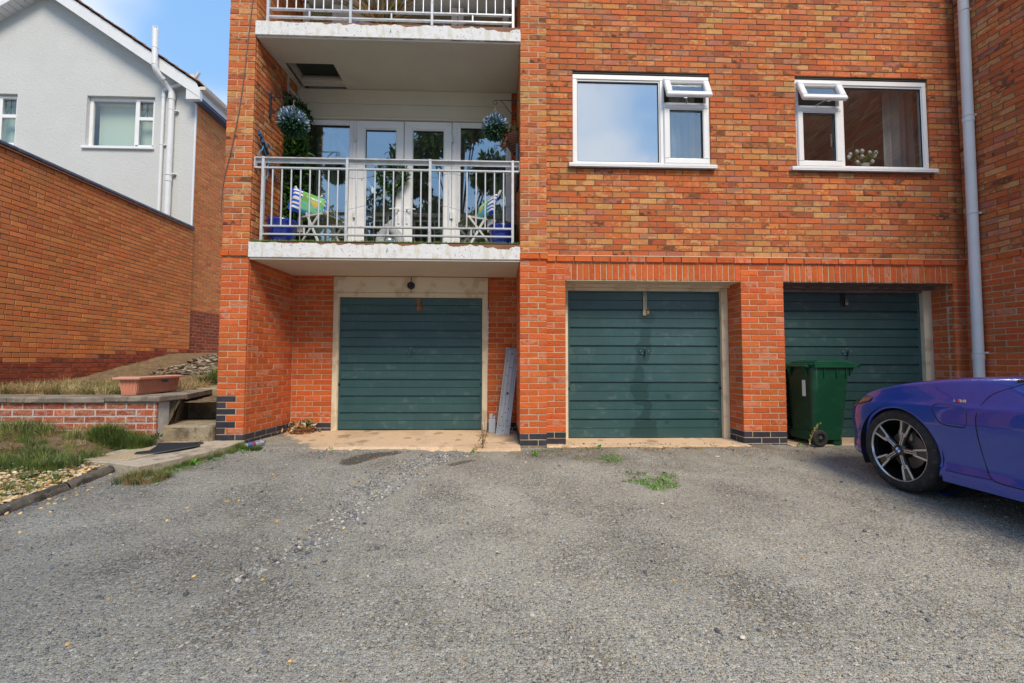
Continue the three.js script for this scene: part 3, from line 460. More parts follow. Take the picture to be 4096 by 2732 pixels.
// ---------------------------------------------------------------- leaves shared by the plants
function leafGeo(l, w, bend = .25, fold = .2) { // one leaf along +y from its stalk
  const n = 3, p = [], q = [];
  const at = (t, s) => { const ww = w * Math.sin(Math.PI * Math.min(.98, .12 + t * .88)) * .5; return [s * ww, t * l, -bend * l * t * t + Math.abs(s) * ww * fold]; };
  const f = []; for (let i = 0; i < n; i++) for (const [a, b] of [[-1, 0], [0, 1]]) f.push([at(i / n, a), at(i / n, b), at((i + 1) / n, b), at((i + 1) / n, a)]);
  return poly(f);
}
const leafM = (c, rough = .6) => M({ c, roughness: rough, side: THREE.DoubleSide, vertexColors: true });
const plainLeaf = M({ c: [1, 1, 1], roughness: .65, side: THREE.DoubleSide, transmission: 0 });
function scatterLeaves(pts, leaf, r, tones, tilt = 1) { // merged leaves: pts of [pos, outward dir, scale]
  const out = []; for (const [p, d, s] of pts) { const g = leaf.clone(), m = new THREE.Matrix4(), q = new THREE.Quaternion().setFromUnitVectors(V(0, 1, 0), V(...d).add(V((r() - .5) * tilt, (r() - .5) * tilt, (r() - .5) * tilt)).normalize()); q.multiply(new THREE.Quaternion().setFromAxisAngle(V(0, 1, 0), r() * 6.28)); m.compose(V(...p), q, V(s, s, s)); g.applyMatrix4(m); const t = tones[Math.floor(r() * tones.length)], k = .8 + r() * .4; out.push(tintG(g, t.map((c) => c * k))); }
  return out;
}
const vleaf = leafM([1, 1, 1]);
const ballDir = (r) => { const y = r() * 2 - 1, a = r() * 6.2832, s = Math.sqrt(1 - y * y); return [s * Math.cos(a), y, s * Math.sin(a)]; };

// ---------------------------------------------------------------- things on the lower balcony
const BY = 2.44; // its floor
{ // artificial turf with a ragged lip over the slab edge
  const r = rng(301), turf = [box(-2.95, .262, 2.4305, 2.441, -1.0, .026, .003)], bl = [];
  for (let i = 0; i < 900; i++) { const x = -2.95 + r() * 3.2, z = .03 - r() * r() * .12; const h = .012 + r() * .014; bl.push(poly([[[x - .0035, 2.44, z], [x + .0035, 2.44, z], [x + (r() - .5) * .01, 2.44 + h, z + (r() - .3) * .012]]])); }
  const t = thing('artificial_turf', 'strip of green artificial turf covering the lower balcony floor', 'turf mat', [0, 2.43, 0]);
  const dk = M({ map: grainMap(S(74, 84, 40), 302, { patch: .5, fine: .6, n: 12 }), roughness: .95, side: THREE.DoubleSide });
  part(t, 'mat', turf.map((g) => g.translate(0, -2.43, 0)), dk); const b = part(t, 'grass_blade', bl.map((g) => g.translate(0, -2.43, 0)), M({ c: S(104, 128, 52), roughness: .8, side: THREE.DoubleSide })); b.userData.kind = 'stuff';
}
function bistroChair(label, group) { // folding chair: origin on the floor under the seat, facing +x
  const c = thing('bistro_chair', label, 'chair', [0, 0, 0], 0, group), wht = M({ map: grainMap([.68, .68, .64], 305, { patch: .1, fine: .1 }), roughness: .5 }), grn = M({ map: grainMap(S(150, 150, 116), 306, { patch: .15, fine: .2 }), roughness: .6 });
  for (let i = 0; i < 7; i++) part(c, 'seat_slat', box(-.20 + i * .058, -.15 + i * .058, .438, .454, -.2, .2, .004), grn);
  part(c, 'seat_frame', [bar([-.2, .43, -.19], [.21, .43, -.19], .03, .018), bar([-.2, .43, .19], [.21, .43, .19], .03, .018)], wht);
  for (const z of [-.205, .205]) { part(c, 'leg', bar([.2, .005, z * .94], [-.27, .86, z * .94], .016, .028), wht); part(c, 'leg', bar([-.2, .005, z], [.19, .43, z], .016, .028), wht); }
  part(c, 'stretcher', [rod([-.18, .03, -.2], [-.18, .03, .2], .008), rod([.17, .06, -.19], [.17, .06, .19], .008)], wht);
  for (let i = 0; i < 3; i++) { const y = .62 + i * .09, x = .2 - (y / .86) * .47 + .006; part(c, 'back_slat', mv(box(-.007, .007, -.03, .03, -.2, .2, .004), x, y, 0, 0, 0, .5), wht); }
  return c;
}
const cushMap = (seed) => { const t = tex(256, 256, (u, v) => { const w = fbm(u * 5, v * 5, seed, 3), s = Math.sin((v * 5.2 + Math.sin(u * 3) * .25) * 6.283 + u * 3), edge = u < .30 + Math.sin(v * 22) * .015 || u > .93; if (edge) return s > 0 ? S(28, 92, 206) : S(232, 222, 206); const tri = Math.abs(u - .62) < (v - .28) * .42 && v < .56 && v > .28; if (tri) return S(206, 172, 84); if (v > .62 && v < .70 && u > .42 && u < .84 && vn(u * 60, v * 26, seed + 4) > .5) return S(238, 240, 226); return mix3(v > .45 ? S(104, 158, 72) : S(70, 170, 190), S(120, 190, 140), sm(.45, .7, w)); }, { clampEdge: true }); return t; };
function cushion(label, group, seed) {
  const g = surf((u, v) => { const a = u * 2 - 1, b = v * 2 - 1, sq = (x) => Math.sign(x) * Math.pow(Math.abs(x), .8), t = Math.pow(Math.max(0, (1 - a * a) * (1 - b * b)), .35); return [sq(a) * .19 * (1 - .06 * (1 - b * b)), sq(b) * .17 * (1 - .06 * (1 - a * a)), t * .055]; }, 22, 22);
  const b = g.clone(); b.scale(1, 1, -1); b.index.array.reverse(); b.computeVertexNormals();
  const c = thing('cushion', label, 'cushion', [0, 0, 0], 0, group), m = M({ map: cushMap(seed), roughness: .85 });
  part(c, 'cover', [fin(g, true), fin(b, true)], m); part(c, 'piping', [tube([[-.19, -.17, 0], [0, -.162, 0], [.19, -.17, 0], [.182, 0, 0], [.19, .17, 0], [0, .162, 0], [-.19, .17, 0], [-.182, 0, 0]], .005, 6, 60, true)], M({ c: S(30, 90, 200), roughness: .8 }));
  return c;
}
{
  const a = bistroChair('folding slatted chair at the left end of the lower balcony'); a.position.set(-2.33, BY, -.52); a.rotation.y = -.45;
  const b = bistroChair('folding slatted chair at the right end of the lower balcony'); b.position.set(-.29, BY, -.55); b.rotation.y = Math.PI + .45;
  const c = cushion('blue striped green cushion on the left balcony chair', null, 311); c.position.set(-2.475, 3.06, -.46); c.rotation.set(-.42, .62, -.22, 'YXZ'); c.scale.set(1.12, 1.1, 1);
  const d = cushion('blue striped green cushion on the right balcony chair', null, 312); d.position.set(-.15, 3.04, -.50); d.rotation.set(-.42, -.95, .3, 'YXZ'); d.scale.set(-1, 1, 1);
}
function pot(label, x, z, r, h) { // glazed pot
  const t = thing('blue_pot', label, 'plant pot', [x, BY, z], 0), gl = M({ c: S(20, 44, 140), roughness: .18, clearcoat: .6 });
  part(t, 'pot', lathe([[0, 0], [r * .68, 0], [r * .72, .02], [r * .86, h * .6], [r * .93, h * .86], [r, h * .9], [r, h], [r * .9, h], [r * .88, h * .86], [0, h * .84]], 36), gl);
  part(t, 'soil', lathe([[0, h * .88], [r * .88, h * .86]], 20), M({ c: [.03, .022, .015], roughness: 1 })); return t;
}
pot('glossy blue pot at the foot of the ivy screen', -2.72, -.28, .185, .33);
pot('glossy blue pot beside the black box on the balcony', .045, -.33, .17, .31);
{ // white label stake behind each pot, black lidded box
  const w = thing('black_box', 'black lidded box in the right corner of the lower balcony', 'box', [.15, BY, -.66]);
  const bm = M({ c: [.025, .025, .028], roughness: .5 }); part(w, 'body', box(-.19, .09, 0, .36, -.2, .2, .01), bm); part(w, 'lid', extr([[-.21, .355], [.10, .355], [.10, .38], [-.055, .44], [-.21, .38]], .44, .006).translate(0, 0, -.22), bm);
  for (const [x, z, l] of [[-2.60, -.5, 'white card in the ivy behind the blue pot'], [-.10, -.42, 'small white and copper tag by the right blue pot']]) solo('plant_label', l, 'label', [box(x - .035, x + .035, 2.70, 2.88, z, z + .004, .001), box(x - .006, x + .006, 2.45, 2.70, z, z + .004, .001)], M({ map: tex(64, 64, (u, v) => v < .55 && vn(u * 12, v * 14, 5) > .55 ? S(90, 96, 110) : S(220, 214, 206)), roughness: .7 }));
}
{ // stone flame: a bowl that rises into two curling tips
  const f = thing('flame_sculpture', 'speckled grey stone flame sculpture before the balcony doors', 'sculpture', [-1.43, BY, -.5]);
  const st = M({ map: grainMap(S(176, 178, 180), 321, { patch: .1, fine: .5, n: 10, spots: .1 }), roughness: .7 });
  const arm = (pts, rad) => { const cv = new THREE.CatmullRomCurve3(pts.map(arr)); return surf((u, v) => { const c = cv.getPoint(v), t = cv.getTangent(v), s = V(0, 0, 1), n = t.clone().cross(s).normalize(), R = rad(v), a = u * 6.2832; return [c.x + (n.x * Math.cos(a)) * R, c.y + n.y * Math.cos(a) * R, c.z + Math.sin(a) * R * .8]; }, 16, 26); };
  part(f, 'body', fin(arm([[.02, .02, 0], [-.105, .07, 0], [-.125, .17, 0], [-.075, .29, 0], [-.045, .34, .005], [-.055, .385, .005]], (v) => .062 * Math.pow(Math.sin(Math.PI * (.18 + .82 * v) * .98), .7) * (1 - v * .35) + .004)), st);
  part(f, 'body', fin(arm([[-.02, .02, 0], [.11, .075, 0], [.135, .17, 0], [.075, .27, 0], [.005, .34, -.005], [.0, .40, -.005], [.03, .445, -.005]], (v) => .066 * Math.pow(Math.sin(Math.PI * (.18 + .82 * v) * .985), .7) * (1 - v * .35) + .004)), st);
  part(f, 'base', lathe([[0, 0], [.105, 0], [.135, .03], [.13, .07], [.07, .095], [0, .1]], 28).scale(1, 1, .7), st);
  part(f, 'glass_ball', fin(new THREE.SphereGeometry(.058, 20, 14).translate(0, .15, .01)), M({ c: [.55, .6, .62], roughness: .06, metalness: .7 }));
}
{ // screen of artificial ivy across the corner
  const r = rng(331), t = thing('ivy_screen', 'tall screen of artificial green leaves beside the balcony doors', 'hedge screen', [-2.86, BY, -.80]);
  const A = V(-.115, 0, .13), Bv = V(.17, 0, -.115), leaf = leafGeo(.085, .028, .3), pts = [], n = Bv.clone().sub(A).cross(V(0, 1, 0)).normalize();
  for (let i = 0; i < 2600; i++) { const s = r(), topY = 2.27 - s * .14 + (r() - .5) * .06, y = r() * topY, bul = Math.sin(Math.PI * s) * .05 + .02; const p = A.clone().lerp(Bv, s).addScaledVector(n, bul * r() + (r() - .5) * .03); p.y = y; pts.push([[p.x + (r() - .5) * .03, p.y, p.z], [n.x * .7 + (r() - .5) * 1.3, (r() - .55) * 1.4, n.z * .7 + (r() - .5) * .8], .7 + r() * .6]); }
  const l = part(t, 'foliage', scatterLeaves(pts, leaf, r, [S(54, 92, 34), S(76, 120, 44), S(40, 74, 30), S(96, 140, 60), S(30, 56, 26)], .4), vleaf);
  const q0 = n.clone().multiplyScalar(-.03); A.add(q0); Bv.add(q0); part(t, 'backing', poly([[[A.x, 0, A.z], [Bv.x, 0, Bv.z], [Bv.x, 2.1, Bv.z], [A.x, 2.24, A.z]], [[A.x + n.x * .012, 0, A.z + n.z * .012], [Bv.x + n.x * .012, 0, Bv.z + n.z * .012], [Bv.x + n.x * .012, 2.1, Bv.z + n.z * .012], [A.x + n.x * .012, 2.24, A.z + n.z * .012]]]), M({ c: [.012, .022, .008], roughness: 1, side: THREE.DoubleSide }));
}
function hangingBall(x, y, z, rad, hookY, label, seed) {
  const r = rng(seed), t = thing('hanging_flower_ball', label, 'hanging plant', [x, y, z], 0), leaf = leafGeo(.062, .022, .2), up = [], lo = [];
  for (let i = 0; i < 1500; i++) { const d = ballDir(r), k = rad * (.72 + r() * .22), lilac = d[1] > -.25 + (r() - .5) * .5 && r() < .62; (lilac ? up : lo).push([[d[0] * k, d[1] * k * .98, d[2] * k], [d[0], d[1] + .15, d[2]], .8 + r() * .5]); }
  part(t, 'flowers', scatterLeaves(up, leaf, r, [S(176, 190, 226), S(150, 172, 214), S(140, 186, 200), S(196, 204, 232)], .9), vleaf);
  part(t, 'leaves', scatterLeaves(lo, leaf, r, [S(46, 86, 60), S(64, 110, 74), S(36, 66, 44), S(84, 128, 96)], .9), vleaf);
  part(t, 'core', fin(new THREE.IcosahedronGeometry(rad * .72, 2)), M({ c: S(60, 92, 64), roughness: 1 }));
  const wire = M({ c: S(150, 130, 110), roughness: .5 }), h = hookY - y; part(t, 'chain', [rod([0, h, 0], [0, h - .06, 0], .003, 6), ...[0, 2.1, 4.2].map((a) => rod([0, h - .06, 0], [Math.cos(a + .5) * rad * .55, rad * .75, Math.sin(a + .5) * rad * .55], .003, 6))], wire);
  return t;
}
function wallBracket(label, px, py, pz, dx, hookX, flip) { // scrolled iron bracket: plate at px, arm to hookX
  const t = thing('hanging_basket_bracket', label, 'bracket', [px, py, pz]), s = Math.sign(hookX - px), L = Math.abs(hookX - px), at = (a, b) => [s * a, b, 0];
  const scroll = (cx, cy, R, a0, turns, dir = 1) => { const p = []; for (let i = 0; i <= 12; i++) { const a = a0 + dir * i / 12 * turns * 6.283, q = R * (1 - i / 12 * .65); p.push(at(cx + Math.cos(a) * q, cy + Math.sin(a) * q)); } return tube(p, .0055, 6, 40); };
  part(t, 'arm', [bar(at(.01, 0), at(L, 0), .014, .008), scroll(L, -.035, .035, Math.PI / 2, 1.0, -1)], blackIron);
  part(t, 'brace', [tube([at(.02, -.215), at(.06, -.20), at(.14, -.12), at(L * .62, -.045), at(L * .78, -.004)], .006, 6, 30), scroll(.038, -.19, .026, -Math.PI / 2, .9), scroll(.042, -.03, .024, Math.PI / 2, .9, -1)], blackIron);
  if (!flip) part(t, 'back_plate', [box(-.012, .012, -.27, .05, -.012, .012, .003)], blackIron);
  return t;
}
wallBracket('black scrolled iron bracket on the inner side of the left pilaster', -2.925, 4.40, -.30, 0, -2.60); hangingBall(-2.63, 4.06, -.30, .152, 4.365, 'lilac and green hanging flower ball before the ivy screen', 341);
wallBracket('black scrolled iron bracket on the right pilaster side', .262, 4.50, -.42, 0, -.035, true); hangingBall(-.042, 4.12, -.42, .136, 4.44, 'lilac and green hanging flower ball at the right of the doors', 342);
{ // wicker half basket on the right pilaster
  const t = thing('wicker_basket', 'brown wicker half basket of plants on the right pilaster', 'wall basket', [.262, 3.80, -.46]), wm = M({ map: grainMap(S(120, 80, 58), 351, { patch: .4, fine: .4 }), roughness: .8 });
  const rows = []; for (let i = 0; i < 9; i++) { const y = i * .025, R = .045 + .115 * Math.sin(Math.min(1, (i + 1) / 9) * 1.5), p = []; for (let k = 0; k <= 10; k++) { const a = Math.PI / 2 + k / 10 * Math.PI; p.push([Math.cos(a) * R, y + (k % 2 ? .005 : -.005), Math.sin(a) * R]); } rows.push(tube(p, .0115, 6, 30)); }
  part(t, 'basket', rows, wm); const r = rng(352), pts = []; for (let i = 0; i < 160; i++) pts.push([[-r() * .17, .2 + r() * .06, (r() - .5) * .28], [(r() - .7), .4 + r(), (r() - .5)], .8 + r() * .8]);
  for (let i = 0; i < 50; i++) pts.push([[-.14 - r() * .06, .2 - r() * .16, (r() - .3) * .2], [-.6, -.6, r() - .4], .7 + r() * .5]);
  part(t, 'plants', scatterLeaves(pts, leafGeo(.055, .024), r, [S(70, 110, 40), S(110, 140, 50), S(50, 80, 34), S(150, 60, 70)], .8), vleaf);
}
{ // wreath hung on the door
  const r = rng(361), t = thing('leaf_wreath', 'heart shaped green leaf wreath hung on the left balcony door', 'wreath', [-1.51, 3.60, -.945]), pts = [];
  const heart = (a) => { const s = Math.sin(a), c = Math.cos(a); return [.0118 * 16 * s * s * s, .0125 * (13 * c - 5 * Math.cos(2 * a) - 2 * Math.cos(3 * a) - Math.cos(4 * a)) + .02]; };
  for (let i = 0; i < 1250; i++) { const a = r() * 6.283, [x, y] = heart(a), k = (r() - .5) * .085, kk = (r() - .5) * .085; pts.push([[x + k, y + kk, r() * .05], [k * 14 + (r() - .5), kk * 14 + (r() - .5), .5 + r() * .6], .75 + r() * .5]); }
  part(t, 'leaves', scatterLeaves(pts, leafGeo(.05, .019), r, [S(60, 100, 44), S(90, 140, 66), S(40, 72, 34), S(112, 160, 92), S(44, 60, 30)], .7), vleaf);
  const ring = []; for (let i = 0; i < 24; i++) ring.push([...heart(i / 24 * 6.283), .008]); part(t, 'hoop', tube(ring, .012, 6, 72, true), M({ c: S(70, 52, 34), roughness: .9 })); 
}
{ // lizard ornament on the brick
  const t = thing('lizard_ornament', 'blue and orange metal lizard on the left balcony brickwork', 'wall ornament', [-2.925, 3.62, -.32]);
  const prof = [[.30, .19, .012], [.27, .165, .034], [.225, .13, .028], [.17, .08, .04], [.09, 0, .044], [.03, -.075, .036], [-.03, -.15, .026], [-.12, -.21, .017], [-.2, -.22, .009], [-.25, -.19, .004]];
  const cv = new THREE.CatmullRomCurve3(prof.map(([z, y]) => V(0, y, z))); const body = surf((u, v) => { const c = cv.getPoint(v), tn = cv.getTangent(v), n = V(1, 0, 0), b = tn.clone().cross(n).normalize(), i = v * (prof.length - 1), k = Math.min(prof.length - 2, Math.floor(i)), R = mix(prof[k][2], prof[k + 1][2], i - k), a = u * 6.283; return [Math.cos(a) * R * .6 + .015, c.y + b.y * Math.sin(a) * R, c.z + b.z * Math.sin(a) * R]; }, 12, 40);
  const lm = M({ map: tex(64, 256, (u, v) => vn(u * 8, v * 34, 7) > .62 ? S(40, 30, 30) : v < .28 ? S(60, 140, 190) : vn(u * 3, v * 9, 9) > .5 ? S(200, 110, 50) : S(70, 130, 170)), roughness: .4, metalness: .2 });
  part(t, 'body', fin(body, true), lm); const leg = (a, b, c, d) => tube([a, b, c, d], .009, 6, 20);
  for (const l of [leg([.015, .08, .17], [.02, .13, .08], [.018, .10, .02], [.012, .14, -.02]), leg([.015, .08, .17], [.02, -.02, .22], [.018, -.06, .26], [.012, -.12, .27]), leg([.015, -.09, .02], [.02, -.02, -.06], [.018, -.07, -.12], [.012, -.05, -.16]), leg([.015, -.09, .02], [.02, -.17, .08], [.018, -.24, .06], [.012, -.34, .08])]) part(t, 'leg', l, M({ c: S(58, 124, 160), roughness: .4 }));
}
{ // string of lights looped along the balcony
  const p = []; for (let i = 0; i <= 26; i++) { const t = i / 26; p.push([-2.85 + t * 3.05, 3.40 - .11 * Math.abs(Math.sin(t * Math.PI * 4)) - .03, -.10 - .02 * Math.sin(i)]); } const q = []; for (let i = 0; i <= 20; i++) { const t = i / 20; q.push([-2.8 + t * 3, 3.24 - .10 * Math.abs(Math.sin(t * Math.PI * 3)), -.9]); }
  const t = thing('string_lights', 'thin dark cable of small lights looped behind the lower railing', 'string lights'); part(t, 'cable', [tube(p, .0022, 5, 150), tube(q, .0022, 5, 120)], blackIron); for (let i = 2; i < 26; i += 2) part(t, 'bulb', rod(p[i], [p[i][0], p[i][1] - .028, p[i][2]], .004, 6), blackIron);
}
function curtain(label, x0, x1, y0, y1, z, col, seed, gather = 0) { // hanging folds
  const r = rng(seed), ph = r() * 6; const g = surf((u, v) => { const x = mix(x0, x1, u) + gather * (1 - v) * (u - .5), f = Math.sin(u * (x1 - x0) * 58 + ph + Math.sin(v * 2) * .4) * .028 + Math.sin(u * (x1 - x0) * 23 + ph) * .015; return [x, mix(y0, y1, v), z + f]; }, 70, 8);
  return solo('curtain', label, 'curtain', fin(g), M({ c: col, roughness: .95, side: THREE.DoubleSide, transmission: .15, thickness: 0 }));
}
curtain('grey green curtain behind the glass beside the ivy screen', -2.74, -2.40, 2.45, 4.44, -1.24, S(150, 166, 156), 371); curtain('grey green curtain behind the right hand balcony light', -.12, .14, 2.45, 4.42, -1.26, S(168, 180, 168), 372);
curtain('white curtain behind the small casement nearest the pilaster', 2.36, 2.70, 3.4, 4.8, -.55, S(222, 226, 228), 373); curtain('long white curtain drawn back inside the far right window', 5.40, 5.80, 3.3, 4.85, -.52, S(224, 228, 222), 374); curtain('narrow pale blind at the left edge of the right window', 3.9, 4.06, 3.4, 4.85, -.5, S(196, 206, 230), 375);
{ // tulips on the inner sill
  const r = rng(381), t = thing('tulip_vase', 'white tulips in a white pot inside the right window', 'vase of flowers', [4.90, 3.52, -.33]); part(t, 'vase', lathe([[0, 0], [.055, 0], [.06, .01], [.075, .14], [.07, .14], [.055, .12], [0, .12]], 24), M({ c: [.7, .7, .66], roughness: .4 })); const heads = [], stems = [], lv = [];
  for (const [x, y, z] of [[-.21, .20, .02], [-.17, .25, 0], [-.06, .30, -.02], [-.02, .29, .02], [.10, .28, 0], [.17, .275, .02], [.13, .22, .04], [-.05, .2, .05], [.08, .13, .06], [-.12, .12, .05]]) { for (let k = 0; k < 6; k++) { const a = k / 6 * 6.283; heads.push(fin(surf((u, v) => { const w = (u - .5) * 1.25, R = .026 * Math.sin(.5 + v * 2.3); return [x + Math.cos(a + w) * R, y + v * .06, z + Math.sin(a + w) * R]; }, 4, 5))); } stems.push(tube([[x * .1, .1, z * .3], [x * .6, y * .7 + .03, z], [x, y, z]], .004, 5, 10)); }
  for (let i = 0; i < 26; i++) lv.push([[(r() - .5) * .06, .11, (r() - .5) * .05], [(r() - .5) * 2.4, .8 + r(), r() - .3], .8 + r() * .7]);
  part(t, 'flowers', heads, M({ c: [.74, .74, .66], roughness: .6, side: THREE.DoubleSide })); part(t, 'stems', stems, M({ c: S(90, 130, 60), roughness: .7 })); part(t, 'leaves', scatterLeaves(lv, leafGeo(.17, .032, .5), r, [S(84, 124, 56), S(110, 150, 80)], .3), vleaf);
  const q = rng(382), f = thing('flower_arrangement', 'pale pink flowers on the sill behind the large left window', 'flowers', [1.86, 3.52, -.34]), pk = []; for (let i = 0; i < 90; i++) pk.push([[(q() - .5) * .26, .08 + q() * .09, (q() - .5) * .1], ballDir(q), 1]); part(f, 'flowers', scatterLeaves(pk, leafGeo(.05, .035), q, [S(240, 150, 160), S(246, 190, 196)], 1), vleaf); part(f, 'bowl', lathe([[0, 0], [.05, 0], [.1, .07], [.095, .07], [0, .03]], 20), M({ c: [.7, .7, .72], roughness: .3 }));
}
// things on the upper balcony
{
  const Y = 5.175, r = rng(391);
  const p = thing('spiky_plant', 'large spiky plant in a grey pot on the upper balcony', 'potted plant', [-1.56, Y, -.45]), gm = M({ c: S(96, 106, 112), roughness: .5 }), lv = [];
  part(p, 'pot', lathe([[0, 0], [.14, 0], [.2, .12], [.21, .16], [.19, .16], [0, .14]], 30), gm); part(p, 'trunk', rod([0, .1, 0], [0, .32, 0], .03, 8, .025), M({ c: S(120, 90, 60), roughness: 1 }));
  for (let i = 0; i < 120; i++) lv.push([[0, .28 + r() * .1, 0], [(r() - .5) * 2.2, .2 + r() * 1.2, (r() - .5) * 1.6], 1]); part(p, 'leaves', scatterLeaves(lv, leafGeo(.62, .024, .35), r, [S(150, 116, 70), S(180, 146, 86), S(110, 110, 50), S(120, 84, 54)], .2), vleaf);
  const pl = thing('bowl_planter', 'dark bowl of white flowers on the upper balcony', 'planter', [-.36, Y, -.22]); part(pl, 'bowl', lathe([[0, 0], [.07, 0], [.15, .05], [.155, .07], [0, .06]], 28), M({ c: S(70, 80, 78), roughness: .5 }));
  const wf = []; for (let i = 0; i < 26; i++) wf.push([[(r() - .5) * .06 - .05, .075 + r() * .05, (r() - .5) * .05], ballDir(r), 1]); part(pl, 'flowers', scatterLeaves(wf, leafGeo(.03, .024), r, [S(230, 230, 220), S(110, 150, 70)], 1), vleaf);
  for (const [x, l] of [[-1.80, 'small purple flowers at the left of the upper balcony edge'], [-.70, 'small purple flowers by the third post of the upper railing']]) { const fl = thing('purple_flowers', l, 'flowers', [x, Y, -.14]), a = [], b = []; for (let i = 0; i < 40; i++) { a.push([[(r() - .5) * .09, .05 + r() * .08, (r() - .5) * .05], ballDir(r), 1]); b.push([[(r() - .5) * .12, .015 + r() * .03, (r() - .5) * .06], ballDir(r), 1]); } part(fl, 'flowers', scatterLeaves(a, leafGeo(.03, .02), r, [S(150, 110, 190), S(190, 150, 210)], 1), vleaf); part(fl, 'leaves', scatterLeaves(b, leafGeo(.04, .02), r, [S(80, 110, 50), S(120, 130, 50)], 1), vleaf); }
  for (const [x, l] of [[-2.54, 'yellow block at the left end of the upper balcony']]) solo('yellow_block', l, 'toy', [box(x, x + .04, Y, Y + .04, -.2, -.16, .004), box(x + .05, x + .085, Y, Y + .035, -.2, -.16, .004)], M({ c: S(214, 160, 40), roughness: .5 }));
}
solo('wall_cable', 'thin cable running loosely down the left pilaster', 'cable', [tube([[-2.985, 6.2, .012], [-3.01, 5.43, .014], [-3.045, 4.98, .014], [-3.09, 4.38, .014], [-3.145, 3.91, .014], [-3.207, 3.54, .014], [-3.27, 3.23, .012], [-3.31, 3.05, -.02], [-3.33, 2.78, -.05], [-3.30, 2.66, -.06], [-3.296, 2.3, -.08]], .0055, 6, 90)], M({ c: S(116, 96, 84), roughness: .6 }));

// ---------------------------------------------------------------- heights of the ground
const driveY = (x, z) => { const zz = z > 0 ? (z < 8 ? -.034 * z : -.272 - .01 * (z - 8)) : -.004; return zz - .012 + .05 * sm(-1.3, -3.2, x) + .012 * (fbm(x * .9 + 30, z * .9 + 20, 401, 3) - .5); };
const kerbX = (z) => -3.36 - .10 * sm(2.3, 1.0, z) - .12 * sm(1.2, .6, z) - .03 * Math.max(0, 2.2 - z) + .10 * Math.max(0, z - 2.3);
const bedEdge = (z) => z > 1.2 ? kerbX(z) : mix(-3.93, kerbX(1.2), sm(1.08, 1.2, z));
const bedY0 = (x, z) => mix(.215, .005, sm(.1, 1.75, z)) + .02 * (fbm(x * 2, z * 2, 402, 3) - .5) - .02 * Math.max(0, z - 1.8);
const bedY = (x, z) => mix(bedY0(x, z), Math.min(bedY0(x, z), .055), sm(-4.35, -3.92, x) * sm(1.5, 1.1, z));
const gardenY = (x, z) => .575 + .62 * sm(-.9, -4.9, z) + .12 * sm(-5, -3.6, x) * sm(-1.6, -3.6, z) + .05 * (fbm(x * 1.7, z * 1.7, 403, 3) - .5) * sm(-.6, -1.4, z);

const concreteMap = (base, seed, stain, rep = 1) => tex(512, 512, (u, v) => { const a = fbm(u * 5, v * 5, seed, 5, 5), b = vn(u * 200, v * 200, seed + 2, 200), c = fbm(u * 11, v * 11, seed + 6, 4, 11); let k = mix3(base, stain, sm(.45, .7, a) * .8); k = mix3(k, S(60, 52, 40), sm(.6, .74, c) * .45); if (vn(u * 90, v * 90, seed + 9, 90) > .9) k = mix3(k, S(196, 186, 168), .5); return k.map((q) => q * (.85 + b * .3)); }, { rep });
const stepM = M({ map: concreteMap(S(160, 144, 118), 411, S(108, 94, 74), 1.1), bumpMap: bumpMap(412, 20, 512, 1.1, 6), bumpScale: .012, roughness: .95 });
const padM = M({ map: concreteMap(S(186, 172, 150), 413, S(146, 130, 108), 1), bumpMap: bumpMap(414, 18, 512, 1, 6), bumpScale: .008, roughness: .92 });
const slabStone = M({ map: concreteMap(S(150, 138, 122), 415, S(112, 102, 90), .9), bumpMap: bumpMap(416, 22, 512, 1, 6), bumpScale: .006, roughness: .92 });
const apronM = M({ map: concreteMap(S(206, 178, 146), 417, S(186, 158, 128), .55), bumpMap: bumpMap(418, 26, 512, .8, 6), bumpScale: .006, roughness: .92 });

// ---------------------------------------------------------------- long garden wall with blue coping
{
  const w = thing('boundary_wall', 'tall orange brick garden wall with dark blue coping beside the white house', 'garden wall'), L = [], mo = [], x = -6.9;
  layWall(L, [x, .9], [x, -4.76], .3, 3.975, { kind: (s, y, k) => y < .98 + .26 * sm(1.6, 5.6, s) + ((s * 3 | 0) % 3) * .02 ? 'dark' : 'tan', headers: [11, 16, 22, 28, 34, 40, 46], out: mo, seed: 31, thick: .215, off: .07 });
  const wall = part(w, 'wall', mo, mortar.drab); placeBricks(L, w, () => wall);
  const r = rng(421); for (let i = 0; i < 52; i++) { const z = .88 - i * .1105, t = (r() - .5) * .012; if (z < -4.74) break; const g = extr([[-7.135, 3.997 + t], [-6.872, 3.997], [-6.862, 4.012], [-6.864, 4.04], [-6.885, 4.066], [-6.93, 4.076 + t], [-7.10, 4.076 + t], [-7.135, 4.05]], .1, .003).translate(0, 0, z - .1); part(w, 'coping_brick', triUV(g, 1), i % 3 ? copeM() : copeM(1)); }
  part(w, 'mortar_bed', extr([[-7.12, 3.996], [-6.884, 3.996], [-6.874, 4.012], [-6.876, 4.036], [-6.895, 4.058], [-7.12, 4.058]], 5.62, 0).translate(0, 0, -4.74), mortar.pale);
  part(w, 'tile_course', [box(-7.125, -6.868, 3.978, 3.988, -4.76, .9, .001), box(-7.12, -6.874, 3.988, 3.996, -4.76, .9, .001)], M({ c: S(170, 112, 80), roughness: .9 }));
}
function copeM(k = 0) { copeM.c = copeM.c || [M({ map: grainMap(S(60, 62, 78), 431, { patch: .3, fine: .2 }), roughness: .3 }), M({ map: grainMap(S(74, 72, 82), 432, { patch: .3, fine: .2 }), roughness: .35 })]; return copeM.c[k]; }
solo('black_pipe', 'thin black pipe lying along the back of the blue wall coping', 'pipe', [rod([-7.17, 4.115, -.9], [-7.16, 4.10, -4.2], .022, 10), rod([-7.16, 4.10, -4.2], [-7.10, 4.09, -4.5], .022, 10)], M({ c: [.02, .022, .025], roughness: .5 }));

